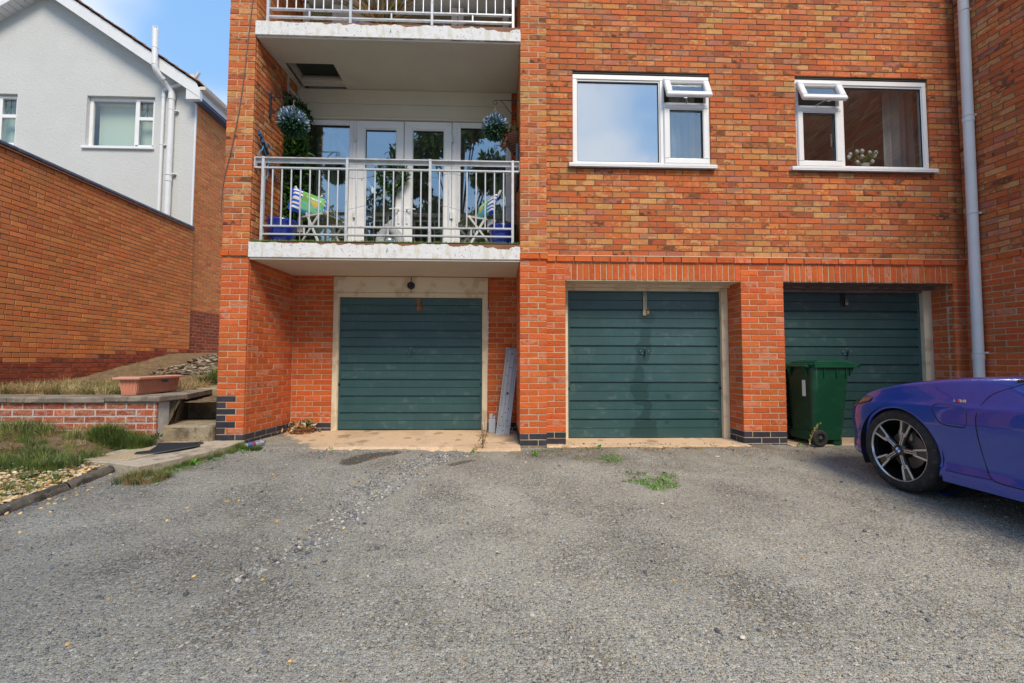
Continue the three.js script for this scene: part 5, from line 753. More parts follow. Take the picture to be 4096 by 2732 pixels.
{ // kerb strip of broken concrete
  const k = thing('edging_kerb', 'weathered dark concrete edging between pebble bed and drive', 'edging', [0, 0, 0]), km = M({ map: concreteMap(S(104, 96, 84), 531, S(64, 58, 50), 1.4), bumpMap: bumpMap(532, 24, 512, 1.2, 6), bumpScale: .012, roughness: .95 }), zs = [1.02, 1.62, 2.22, 2.9, 3.6, 4.3], r = rng(533);
  for (let i = 0; i + 1 < zs.length; i++) { const g = surf((u, v) => { const z = mix(zs[i] + .006, zs[i + 1] - .006, v), a = Math.PI * (1 - u), R = .05; const n = (fbm(z * 14, u * 5, 534 + i, 3) - .5) * .02; return [kerbX(z) + Math.cos(a) * (R + .008 + n), driveY(kerbX(z), z) - .03 + Math.pow(Math.sin(a), .6) * (.085 + n) + .01 * r() * 0, z]; }, 14, 30); part(k, 'kerb_stone', fin(g), km); }
}
{ // concrete aprons before the garages
  const ap = (x0, x1, zb, edge, yb, yf, label) => struct('path', sheet(x0, x1, zb, .6, .025, (x, z) => { const e = edge(x), zz = Math.min(z, e); return [x, mix(yb, yf, (zz - zb) / (e - zb)) + (fbm(x * 3, zz * 3, 541, 3) - .5) * .008 - sm(e - .03, e + .03, z) * .05, zz + (z > e ? Math.min(z - e, .02) : 0)]; }), apronM, label, 'apron');
  const rag = (x, s) => (fbm(x * 3, s, 542, 4) - .5) * .12 + (fbm(x * 16, s, 543, 2) - .5) * .04;
  ap(-2.99, .275, -1.1, (x) => .08 + rag(x, 1) + .10 * sm(-.6, .1, x) + .10 * sm(-2.3, -2.9, x), .036, .008, 'sandy concrete apron before the left garage door'); ap(.60, 3.08, -.53, (x) => .02 + rag(x, 5), .012, -.004, 'sandy concrete strip before the middle garage door'); ap(3.6, 6.0, -.53, (x) => .0 + rag(x, 9), .01, -.01, 'concrete strip before the right garage door');
}
// loose stones
function stoneGeo(seed, flat, det = 0) { const r = rng(seed); let g = new THREE.IcosahedronGeometry(1, det); g = mergeVertices(g.deleteAttribute('normal').deleteAttribute('uv')); const p = g.attributes.position; for (let i = 0; i < p.count; i++) { const k = det ? .9 + r() * .2 : .72 + r() * .5; p.setXYZ(i, p.getX(i) * k, p.getY(i) * k * flat, p.getZ(i) * k * (.7 + flat * .2)); } if (!det) g = g.toNonIndexed(); g.computeVertexNormals(); const n = g.index ? g : g; const uv = new Float32Array(n.attributes.position.count * 2); n.setAttribute('uv', new THREE.BufferAttribute(uv, 2)); return n; }
{
  const stM = M({ roughness: .9, c: [1, 1, 1] }), r = rng(551), lists = [[], [], [], [], []], tones = [S(150, 150, 150), S(128, 132, 140), S(112, 116, 124), S(170, 166, 156), S(140, 136, 128), S(92, 95, 100), S(186, 182, 172)];
  const put = (x, z, s, tone, y = groundY(x, z)) => lists[Math.floor(r() * 5)].push([mat4(x, y + s * .25, z, (r() - .5) * .7, r() * 6.28, (r() - .5) * .7, s), tone.map(((k) => (c) => c * k)(.75 + r() * .5))]);
  const okAt = (x, z) => !(x < kerbX(z) + .03) && !(z < .12 + .1 * r() && (x < .3 || x > .6)) && z > -.1 && !(x < -2.93 && z < 1.2);
  let n = 0; while (n < 62000) { const x = -4 + r() * 9.5, z = -.05 + r() * 4.4; if (!okAt(x, z)) continue; const lo = looseAt(x, z), b = sm(.5, .05, z) * .5 + sm(-2.6, -3.3, x) * .5; if (r() > .15 + lo * .62 + b * .6 + .3 * sm(.5, .7, fbm(x * 1.6, z * 1.6, 552, 3))) continue; n++; const big = r(); put(x, z, (big < .86 ? .0016 + r() * .0028 : .0035 + r() * .004) * (1 + lo * .35) + (lo > .4 && r() < .10 ? .004 + r() * .006 : 0), tones[Math.floor(r() * 7)]); }
  for (let i = 0; i < 420; i++) { const x = -3.2 + r() * 8, z = .3 + r() * 3.3; if (okAt(x, z)) put(x, z, .007 + r() * .008, r() < .12 ? S(210, 170, 100) : tones[Math.floor(r() * 6)]); }
  for (const [x, z, s] of [[-.389, 3.5, .021], [-.35, 3.3, .017], [-1.83, 3.1, .013], [-1.65, 2.57, .021], [-1.19, 2.2, .017], [-.82, 2.95, .02], [-.25, 3.25, .022], [.07, 3.55, .012], [-.7, 2.6, .024], [-.95, 2.75, .018], [-1.1, 2.62, .02], [-1.3, 2.7, .022], [.6, 3.3, .014], [1.35, 1.95, .014], [1.1, 3.4, .014], [-1.72, 3.0, .016], [1.5, 2.4, .013], [.2, 2.4, .012], [-.62, 1.9, .02], [-1.9, 1.6, .024], [-1.3, 1.5, .025], [-1.25, .95, .03], [-1.75, 1.15, .032], [1.95, .35, .02], [2.15, 1.2, .016], [.62, .85, .026], [.3, .7, .024]]) put(x, z, s * .8, tones[Math.floor(r() * 6)]);
  for (let i = 0; i < 70; i++) { const z = 1.0 + r() * 2.2, x = kerbX(z) + .04 + r() * r() * .7; put(x, z, .008 + r() * .011, r() < .6 ? S(226, 196, 140) : tones[2]); } // pebbles spilled over the kerb
  for (const [x, z] of [[-1.8, 3.1], [-1.69, 3.41], [-1.55, 2.9], [-2.2, 2.2], [-1.0, 2.3], [.9, 3.0]]) put(x, z, .011, S(232, 190, 120));
  const grp = thing('loose_gravel', 'loose grey slate chippings scattered over the drive', 'gravel'); grp.userData.kind = 'stuff'; lists.forEach((l, i) => instances('gravel', stoneGeo(560 + i, .5 + .08 * i), stM, l, grp));
  const pl = [[], [], []], pt = [S(236, 206, 150), S(226, 184, 116), S(244, 228, 196), S(214, 160, 96), S(240, 214, 170), S(200, 170, 130), S(186, 176, 160)];
  for (let i = 0; i < 9500; i++) { const z = .8 + Math.pow(r(), .75) * 2.6, k = kerbX(z), x = k - .05 - Math.pow(r(), 1.25) * 3.2; const d = sm(.85, 1.45, z + (fbm(x * 2, z * 2, 553, 3) - .5) * .7); if (r() > d + .05) continue; const s = .008 + r() * .011; pl[i % 3].push([mat4(x, bedY(x, z) + .006 + r() * .01, z, (r() - .5) * .9, r() * 6.28, (r() - .5) * .9, s), pt[Math.floor(r() * 7)].map(((k) => (c) => c * k)(.75 + r() * .35))]); }
  for (let i = 0; i < 900; i++) { const z = -1.6 - r() * 1.5, x = -3.35 - r() * .7; pl[i % 3].push([mat4(x, gardenY(x, z) + .015, z, r(), r() * 6, r(), .014 + r() * .016), pt[Math.floor(r() * 7)]]); }
  const pg = thing('pale_pebbles', 'cream and ochre pebbles covering the bed beside the kerb', 'pebbles'); pg.userData.kind = 'stuff'; pl.forEach((l, i) => instances('pebbles', stoneGeo(570 + i, .5, 1), M({ roughness: .8, c: [1, 1, 1] }), l, pg));
  const sl = [[], []]; for (let i = 0; i < 2600; i++) { const x = -3.32 - Math.pow(r(), 1.1) * 2.6, z = -2.4 - r() * 2.4; if (x < -6.8) continue; const hgt = sm(-5.6, -3.6, x) * sm(-2.2, -3.4, z) * .28 * r(); sl[i % 2].push([mat4(x, gardenY(x, z) + .02 + hgt, z, (r() - .5) * .8, r() * 6.28, (r() - .5) * .8, .03 + r() * .055), [S(120, 108, 92), S(92, 84, 76), S(150, 134, 112), S(104, 84, 62), S(170, 160, 140)][Math.floor(r() * 5)]]); }
  const sg = thing('stone_rubble', 'heap of flat dark stones by the house corner', 'rubble'); sg.userData.kind = 'stuff'; sl.forEach((l, i) => instances('rubble', stoneGeo(580 + i, .22), M({ roughness: .95, c: [1, 1, 1] }), l, sg));
}
// ---------------------------------------------------------------- grass, weeds and dead leaves
function tuftGeo(seed, n, h, spread, lean, w = .0035) { // blades from a root, bending outward
  const r = rng(seed), p = [], cl = []; for (let i = 0; i < n; i++) { const a = r() * 6.283, d = Math.sqrt(r()) * spread, x = Math.cos(a) * d, z = Math.sin(a) * d, hh = h * (.45 + r() * .75), b = lean * (.3 + r()) * hh, ba = a + (r() - .5) * 2, dx = Math.cos(ba), dz = Math.sin(ba), sx = -dz * w, sz = dx * w, P = (t, s) => [x + dx * b * t * t + sx * s * (1 - t * .95), hh * (t - .35 * lean * t * t), z + dz * b * t * t + sz * s * (1 - t * .95)], k = .7 + r() * .5; for (const [t0, t1] of [[0, .35], [.35, .7], [.7, 1]]) { const q = [P(t0, -1), P(t0, 1), P(t1, 1), P(t1, -1)]; p.push(...q[0], ...q[1], ...q[2], ...q[0], ...q[2], ...q[3]); for (let m = 0; m < 6; m++) cl.push(k, k, k); } }
  const g = new THREE.BufferGeometry(); g.setAttribute('position', new THREE.Float32BufferAttribute(p, 3)); g.setAttribute('color', new THREE.Float32BufferAttribute(cl, 3)); g.computeVertexNormals(); g.setAttribute('uv', new THREE.BufferAttribute(new Float32Array(p.length / 3 * 2), 2)); return g;
}
{
  const r = rng(601), gm = M({ roughness: .75, side: THREE.DoubleSide, vertexColors: true, transmission: .25, thickness: 0 }), gr = [[], [], []], dr = [[], [], []], flat = [[], []];
  const G = [S(104, 128, 48), S(84, 112, 40), S(128, 144, 62), S(74, 100, 40), S(150, 156, 80)], D = [S(196, 168, 112), S(176, 146, 92), S(206, 184, 136), S(158, 126, 84), S(170, 150, 96)], T = (a) => a[Math.floor(r() * a.length)];
  const put = (l, x, z, y, s, tone, sy = s) => l[Math.floor(r() * l.length)].push([mat4(x, y - .005, z, (r() - .5) * .3, r() * 6.28, (r() - .5) * .3, s, sy, s), tone]);
  for (let i = 0; i < 430; i++) { const x = -3.95 - Math.pow(r(), .9) * 3.6, z = .22 + Math.pow(r(), 1.5) * .95, n = fbm(x * 1.5 + 3, z * 2, 602, 3), y = bedY(x, z), wallside = z < .5; if (x > -4.55 && x < -4.25 && r() < .7) continue; const dry = r() < (wallside ? .25 : .62) + (n - .5) * .5; put(dry ? dr : gr, x, z, y, (.55 + r() * .7) * (wallside ? 1.15 : .8), dry ? T(D) : T(G)); }
  for (let i = 0; i < 150; i++) { const x = -4.05 + (r() - .5) * .5, z = .26 + r() * .2; put(gr, x, z, bedY(x, z), .8 + r() * .6, T(G)); }                       // clump by the steps
  for (let i = 0; i < 260; i++) { const x = -4.7 - r() * 2.2, z = .75 + r() * .75; put(flat, x, z, bedY(x, z) + .01, .7 + r() * .7, T(D), .55 + r() * .3); }              // matted straw
  for (let i = 0; i < 90; i++) { const z = .85 + r() * .5, x = -3.75 - r() * .75; put(r() < .8 ? gr : dr, x, z, bedY(x, z), .5 + r() * .5, T(G)); }
  for (let i = 0; i < 60; i++) { const z = 1.35 + r() * .7, x = kerbX(z) - .08 - r() * .4; put(gr, x, z, bedY(x, z), .3 + r() * .35, T(G)); }
  for (let i = 0; i < 46; i++) { const x = -3.02 + (r() - .5) * .34, z = 1.36 + (r() - .5) * .3; put(r() < .45 ? gr : dr, x, z, groundY(x, z), .45 + r() * .35, r() < .5 ? T(G) : T(D)); } // tuft on the drive below the pad
  for (let i = 0; i < 70; i++) { const z = .16 + r() * .95, x = -2.90 + (r() - .5) * .12 - .1 * sm(.5, 1.1, z); put(gr, x, z, groundY(x, z), .22 + r() * .35, T(G)); }
  for (let i = 0; i < 70; i++) { const z = .14 + r() * .12, x = -2.92 + r() * .25; put(gr, x, z, groundY(x, z), .25 + r() * .35, T(G)); }
  for (let i = 0; i < 420; i++) { const x = -6.7 + r() * 2.35, z = -.32 - r() * 1.3; put(r() < .72 ? dr : gr, x, z, gardenY(x, z), .7 + r() * .7, r() < .72 ? T(D) : T(G)); } // behind the slabs
  for (let i = 0; i < 240; i++) { const x = -3.35 - r() * 1.5, z = -1.9 - r() * 1.7; put(r() < .5 ? dr : gr, x, z, gardenY(x, z), .8 + r() * .9, r() < .5 ? T(D) : T(G)); }
  for (let i = 0; i < 40; i++) { const x = 1.1 + r() * .55, z = .9 + r() * .7; if (mossAt(x, z) > .3) put(gr, x, z, groundY(x, z), .10 + r() * .14, T(G)); }
  const a = thing('green_grass', 'rough green grass growing along the low wall and path edge', 'grass'), b = thing('dry_grass', 'dry straw coloured grass in the beds on the left', 'dry grass'); a.userData.kind = b.userData.kind = 'stuff';
  gr.forEach((l, i) => instances('grass', tuftGeo(610 + i, 46, .15, .055, .55), gm, l, a)); dr.forEach((l, i) => instances('grass', tuftGeo(620 + i, 40, .14, .06, .9, .003), gm, l, b)); flat.forEach((l, i) => instances('grass', tuftGeo(630 + i, 46, .16, .08, 1.6, .003), gm, l, b));
  // low green weeds creeping on the drive
  const wl = leafGeo(.016, .010, .1), ws = [], W = [S(96, 150, 44), S(120, 170, 60), S(76, 124, 36)];
  for (let i = 0; i < 5200; i++) { const x = r() < .45 ? 1 + r() * .75 : r() < .5 ? .5 + r() * 1.1 : -3.1 + r() * .5, z = .05 + r() * 1.7, m = mossAt(x, z); if (m < .45 || r() > m * sm(.42, .62, fbm(x * 5, z * 5, 641, 2))) continue; ws.push([[x, groundY(x, z) + .002 + r() * .006, z], [(r() - .5) * 2, .5 + r(), (r() - .5) * 2], .6 + r() * .9]); }
  for (const [x, z, k] of [[.42, .42, 40], [1.2, .12, 16], [-1.9, .13, 10], [-.25, .2, 14], [3.64, .06, 8], [-3.34, .95, 24], [-2.9, .9, 30]]) for (let i = 0; i < k; i++) ws.push([[x + (r() - .5) * .05, groundY(x, z) + r() * .04 + (x < -2.93 && x > -3.2 ? .0 : 0), z + (r() - .5) * .05], [(r() - .5) * 1.5, .6 + r(), (r() - .5) * 1.5], 1 + r()]);
  solo('creeping_weeds', 'low bright green weeds creeping over the drive near the garages', 'weeds', scatterLeaves(ws, wl, r, W, .5), vleaf, null, 'stuff');
  // dead leaves and twigs along the foot of the doors
  const dl = [], lf = leafGeo(.035, .02, .6, .5); for (let i = 0; i < 240; i++) { const k = r(), x = k < .35 ? .7 + r() * 2.5 : k < .6 ? -2.9 + r() * .5 : -2.2 + r() * 7.5, z = k < .35 ? .02 + r() * .16 : k < .6 ? -.95 + r() * .4 : .1 + r() * .5; dl.push([[x, groundY(x, Math.max(z, .02)) + .012 + (z < .1 ? .035 : 0), z], [(r() - .5) * 2, (r() - .4) * .5, (r() - .5) * 2], .4 + r() * .7]); }
  solo('dead_leaves', 'scattered brown dead leaves and scraps at the foot of the garages', 'leaves', scatterLeaves(dl, lf, r, [S(150, 96, 50), S(120, 80, 46), S(190, 140, 80), S(170, 100, 60)], .6), vleaf, null, 'stuff');
  const tw = []; for (let i = 0; i < 60; i++) { const x = .75 + r() * 2.3, z = .06 + r() * .12, a = r() * 6.3, l = .04 + r() * .12; tw.push(tube([[x, groundY(x, z) + .014, z], [x + Math.cos(a) * l * .5, groundY(x, z) + .02 + r() * .01, z + Math.sin(a) * l * .2], [x + Math.cos(a) * l, groundY(x, z) + .014, z + Math.sin(a) * l * .4]], .0016, 4, 6)); } solo('dry_twigs', 'thin dry twigs lying along the middle garage threshold', 'twigs', tw, M({ c: S(176, 136, 84), roughness: .9 }), null, 'stuff');
}
{ // dry stalks by the left garage, seeding weed by the bin, leaf pot in the corner
  const r = rng(651), st = []; for (let i = 0; i < 7; i++) { const a = (r() - .5) * .14; st.push(tube([[0, 0, 0], [a * .5, .12 + r() * .05, (r() - .5) * .04], [a, .2 + r() * .16, (r() - .5) * .08]], .0022, 5, 8)); } const d = thing('dry_stalks', 'dry upright weed stalks at the right end of the left apron', 'weed', [-.165, -.01, .16]); part(d, 'stems', st, M({ c: S(130, 96, 62), roughness: .9 })); const dl = []; for (let i = 0; i < 26; i++) dl.push([[(r() - .7) * .14, r() * .12 + .02, (r() - .5) * .06], [(r() - .5), r() - .2, r() - .5], .8 + r() * .6]); part(d, 'leaves', scatterLeaves(dl, leafGeo(.03, .013), r, [S(150, 120, 70), S(190, 160, 100), S(110, 90, 50)], .8), vleaf);
  const w = thing('seeding_weed', 'pale seeding weed stalk growing before the green bin', 'weed', [3.72, -.012, .10]), bl = []; part(w, 'stem', tube([[0, 0, 0], [.03, .08, 0], [.06, .18, .01], [.12, .29, .01]], .003, 6, 16), M({ c: S(150, 150, 80), roughness: .8 })); for (let i = 0; i < 60; i++) { const t = Math.pow(r(), .6), p = [.12 * t * t + .03 * t, .29 * t, .01]; bl.push([[p[0] + (r() - .5) * .02, p[1], p[2] + (r() - .5) * .02], [(r() - .5), .3 + r() * .6, r() - .5], .6 + r() * .7]); } part(w, 'seed_heads', scatterLeaves(bl, leafGeo(.024, .012), r, [S(220, 190, 130), S(200, 176, 110), S(150, 160, 80)], .7), vleaf);
  const p = thing('dead_basket', 'rusty wire basket of dead leaves in the corner of the left apron', 'basket', [-2.66, .035, -.86]), ri = []; for (let i = 0; i < 5; i++) ri.push(fin(new THREE.TorusGeometry(.13 + i * .008, .0045, 6, 30).rotateX(Math.PI / 2 + (r() - .5) * .12).translate(0, .02 + i * .014, 0))); part(p, 'wire', ri, rusty); const lv = []; for (let i = 0; i < 150; i++) { const a = r() * 6.28, q = Math.sqrt(r()) * .15; lv.push([[Math.cos(a) * q, .05 + r() * .1, Math.sin(a) * q], ballDir(r), .7 + r()]); } part(p, 'leaves', scatterLeaves(lv, leafGeo(.045, .03, .5, .4), r, [S(120, 80, 50), S(160, 110, 70), S(90, 70, 46), S(110, 140, 70), S(196, 180, 150)], .8), vleaf);
  const gl = []; for (let i = 0; i < 70; i++) gl.push([[(r() - .5) * .3, r() * .05, (r() - .5) * .1], [(r() - .5) * 2, .2 + r() * .5, r()], 1 + r()]); const ev = thing('dark_weed', 'dark green low weed at the left foot of the bottom step', 'weed', [-3.95, .10, .16]); part(ev, 'leaves', scatterLeaves(gl, leafGeo(.05, .016), r, [S(30, 70, 44), S(46, 90, 56)], .6), vleaf);
  const fe = thing('white_feather', 'small white feather lying in the middle of the drive', 'feather', [0, groundY(0, 2.67) + .012, 2.67], .6); part(fe, 'vane', leafGeo(.05, .018, .3).rotateX(1.45), M({ c: [.75, .75, .74], roughness: .8, side: THREE.DoubleSide }));
  for (const [x, z, l, s] of [[1.255, 1.92, 'white scrap of litter right of the mossy patch', .022], [1.0, 3.45, "crumpled pale paper scrap near the bottom right of the drive", .016], [2.4, .52, 'flat cream stone before the middle garage', .03]]) solo('litter_scrap', l, 'litter', mv(fin(stoneGeo(660 + (x * 100 | 0), .18)).scale(s, s, s), x, groundY(x, z) + .009, z, x), M({ c: S(216, 206, 190), roughness: .9 }));
}
// ---------------------------------------------------------------- trees across the road, seen in the glass
function tree(x, z, h, cr, cy, label, seed, n) {
  const r = rng(seed), t = thing('broad_tree', label, 'tree', [x, groundY(0, 12) - .05, z], 0, null), br = [tube([[0, 0, 0], [.05, h * .25, .05], [-.05, h * .5, 0], [.1, h * .85, .05]], .16, 8, 16)], list = [[], []], lf = leafGeo(.26, .17, .2), G = [S(64, 92, 40), S(84, 112, 48), S(48, 72, 32), S(110, 130, 64)];
  const cl = []; for (let i = 0; i < 46; i++) { const d = ballDir(r), k = .35 + .65 * Math.cbrt(r()); cl.push([d[0] * cr * k, cy + d[1] * (h - cy) * k, d[2] * cr * k, cr * (.16 + r() * .2)]); }
  for (const c of cl) br.push(tube([[0, Math.max(h * .2, c[1] * .55), 0], [c[0] * .5, c[1] * .8, c[2] * .5], [c[0], c[1], c[2]]], .03, 5, 8));
  for (let i = 0; i < n; i++) { const c = cl[Math.floor(r() * cl.length)], d = ballDir(r), k = Math.cbrt(r()) * c[3]; list[i % 2].push([mat4(c[0] + d[0] * k, c[1] + d[1] * k * .8, c[2] + d[2] * k, r() * 6, r() * 6, r() * 6, .6 + r() * .6), G[Math.floor(r() * 4)]]); }
  part(t, 'trunk', br, M({ c: S(84, 70, 56), roughness: 1 })); const c = sub(t, 'crown'); list.forEach((l) => instances('leaves', lf, plainLeaf, l, c)); return t;
}
tree(-1.75, 12.2, 13.4, 2.9, 8.4, 'dense tall tree across the road facing the balcony', 701, 17000); tree(-6.0, 13.4, 9.4, 2.0, 6.4, 'thinner tree across the road left of the tall one', 702, 3600); tree(3.6, 15, 8.6, 2.4, 5.4, 'lower tree across the road facing the left window', 703, 5000); tree(-12.5, 15.5, 12.4, 3.4, 7.6, 'tall tree across the road facing the white house', 704, 7000);

// ---------------------------------------------------------------- green wheeled bin
{
  const b = thing('wheelie_bin', 'dark green wheeled bin standing by the brick pier before the right garage', 'wheelie bin', [4.075, -.012, -.19], .10), gm = M({ map: grainMap(S(8, 66, 44), 801, { patch: .12, fine: .12, spots: .01, tint: S(26, 84, 60), n: 5, rep: 1.3 }), roughness: .42, bumpMap: bumpMap(802, 60), bumpScale: .0008 }), lid = M({ map: grainMap(S(10, 78, 52), 803, { patch: .1, fine: .1 }), roughness: .38 });
  // local: +x towards its front, +z its side that faces the drive
  const wall = (u, v) => { // rounded rectangle, wider to the top
    const y = .075 + v * .90, t = v, hx0 = mix(-.235, -.26, t), hx1 = mix(.165, .255, t), hz = mix(.19, .235, t), R = .055, cx = (hx0 + hx1) / 2, a = (hx1 - hx0) / 2 - R, c = hz - R, L = [2 * a, Math.PI / 2 * R, 2 * c, Math.PI / 2 * R, 2 * a, Math.PI / 2 * R, 2 * c, Math.PI / 2 * R], tot = L.reduce((p, q) => p + q); let d = u * tot, i = 0; while (i < 7 && d > L[i]) d -= L[i++]; const arc = (ox, oz, s) => { const q = s + d / R; return [cx + ox + Math.cos(q) * R, y, oz + Math.sin(q) * R]; };
    if (i === 0) return [cx + a - d, y, hz]; if (i === 1) return arc(-a, c, Math.PI / 2); if (i === 2) return [cx - a - R, y, c - d]; if (i === 3) return arc(-a, -c, Math.PI); if (i === 4) return [cx - a + d, y, -hz]; if (i === 5) return arc(a, -c, -Math.PI / 2); if (i === 6) return [cx + a + R, y, -c + d]; return arc(a, c, 0);
  };
  const g = surf((u, v) => wall(u, v), 64, 12); part(b, 'body', [fin(g, true), box(-.22, .15, .07, .08, -.18, .18, .004), box(-.265, .265, .955, .985, -.245, .245, .008)], M({ ...{ c: [1, 1, 1] }, map: gm.map, roughness: .42, side: THREE.DoubleSide, bumpMap: gm.bumpMap, bumpScale: .0008 }));
  part(b, 'foot', [box(-.255, -.12, .06, .17, -.18, .18, .015), box(.05, .165, .0, .08, -.17, .17, .01)], gm);
  part(b, 'lid', [box(-.27, .31, .99, 1.008, -.262, .262, .008), box(-.20, .27, 1.004, 1.034, -.215, .215, .014), box(-.12, .22, 1.03, 1.048, -.16, .16, .01), box(-.262, .352, .955, .992, .248, .262, .004), box(-.262, .352, .955, .992, -.262, -.248, .004), box(.31, .355, .955, 1.0, -.262, .262, .008), box(.20, .26, 1.03, 1.058, -.10, .10, .006)], lid);
  part(b, 'handle', [rod([-.325, .975, -.21], [-.325, .975, .21], .015, 14), ...[-.17, .17].map((z) => box(-.335, -.25, .955, .992, z - .02, z + .02, .006)), rod([-.29, .995, -.24], [-.29, .995, .24], .012, 12)], lid);
  for (const z of [-.13, .13]) part(b, 'bracket', extr([[-.33, .98], [-.25, .98], [-.245, .83], [-.262, .85], [-.30, .92]], .02, .002).translate(0, 0, z - .01), lid);
  part(b, 'rib', [-.12, .05, .18].flatMap((x) => [box(x - .006, x + .006, .83, .955, .224, .246, .003)]).concat([extr([[.25, .955], [.31, .955], [.25, .85]], .02, .002).translate(0, 0, .2)]), gm);
  part(b, 'sticker', box(-.262, -.257, .60, .80, .05, .10, .0006), M({ map: tex(32, 128, (u, v) => v > .5 && u > .3 && u < .7 && vn(u * 6, v * 44, 3) > .45 ? [.05, .05, .06] : v < .45 && u > .5 ? S(170, 120, 150) : S(222, 226, 214), { clampEdge: true }), roughness: .5 }));
  const rim = M({ c: [.05, .05, .055], roughness: .5 }); for (const z of [.235, -.235]) { const w = sub(b, 'wheel'); part(w, 'tyre', [mv(lathe([[.06, -.025], [.085, -.03], [.1, -.02], [.104, 0], [.1, .02], [.085, .03], [.06, .025]], 32), -.215, .104, z, 0, Math.PI / 2)], rubber); part(w, 'rim', [mv(lathe([[0, -.02], [.02, -.026], [.022, .026], [0, .03]], 20), -.215, .104, z, 0, Math.PI / 2), mv(lathe([[.058, -.02], [.062, -.024], [.062, .024], [.056, .02]], 28), -.215, .104, z, 0, Math.PI / 2), ...Array.from({ length: 10 }, (_, i) => { const a = i * .628; return bar([-.215 + Math.cos(a) * .02, .104 + Math.sin(a) * .02, z + .008], [-.215 + Math.cos(a) * .06, .104 + Math.sin(a) * .06, z + .008], .012, .008, V(0, 0, 1)); })], rim); }
  part(b, 'axle', rod([-.215, .104, -.23], [-.215, .104, .23], .011), steel);
  // leaning length of grey metal, small grey block beside it
  const c = thing('metal_channel', 'long grey metal light fitting leaning in the corner by the left garage', 'metal fitting', [.075, .02, -.70]), al = M({ map: grainMap(S(176, 182, 192), 811, { patch: .12, fine: .12, spots: .03 }), metalness: .35, roughness: .42 }), dk = M({ c: [.05, .05, .06], roughness: .6 }), H = 1.19, w = .092;
  const lean = (x) => x.rotateX(-.20).rotateZ(-.125), G = (...l) => l.map((q) => triUV(lean(q)));
  part(c, 'body', G(box(-w, w, 0, H, -.03, 0, .004)), al); for (const s of [-1, 1]) part(c, 'flange', G(box(s > 0 ? w - .016 : -w, s > 0 ? w : -w + .016, 0, H, -.002, .028, .004)), al); part(c, 'ridge', G(box(-.03, -.024, .02, H - .02, -.001, .014, .002), box(.024, .03, .02, H - .02, -.001, .014, .002), box(-.065, -.06, .02, H - .02, -.001, .006, .002), box(.06, .065, .02, H - .02, -.001, .006, .002)), al); part(c, 'end_cap', G(box(-w - .004, w + .004, H, H + .018, -.034, .03, .004), box(-w - .004, w + .004, -.012, .004, -.034, .03, .004)), al);
  const hs = []; for (const [x, y] of [[0, 1.12], [0, 1.14], [-.05, 1.02], [.05, 1.05], [.05, 1.02], [-.02, .93], [.0, .93], [.02, .93], [-.05, .82], [-.02, .81], [.0, .7], [-.01, .42], [.04, .36], [.0, .30], [-.04, .24], [.04, .2], [0, .12], [0, .06], [-.05, .12], [.05, .12]]) hs.push(box(x - .007, x + .007, y - .006, y + .006, -.004, .002, .001)); part(c, 'slot', G(...hs), dk).userData.kind = 'stuff'; part(c, 'red_button', G(box(-.013, .013, .55, .585, -.002, .010, .003), ), M({ c: [.03, .03, .03], roughness: .5 })); part(c, 'red_lamp', G(box(-.006, .006, .56, .575, .008, .013, .002)), M({ c: [.4, .02, .015], roughness: .3 }));
  solo('grey_block', 'small grey plastic box at the foot of the leaning metal fitting', 'plastic box', [box(-.115, -.02, .03, .22, -.86, -.80, .006), box(-.105, -.06, .22, .29, -.85, -.81, .005), box(-.05, -.025, .22, .26, -.85, -.81, .004)], M({ map: grainMap(S(172, 178, 186), 812, { patch: .1, fine: .1 }), roughness: .5 }));
}

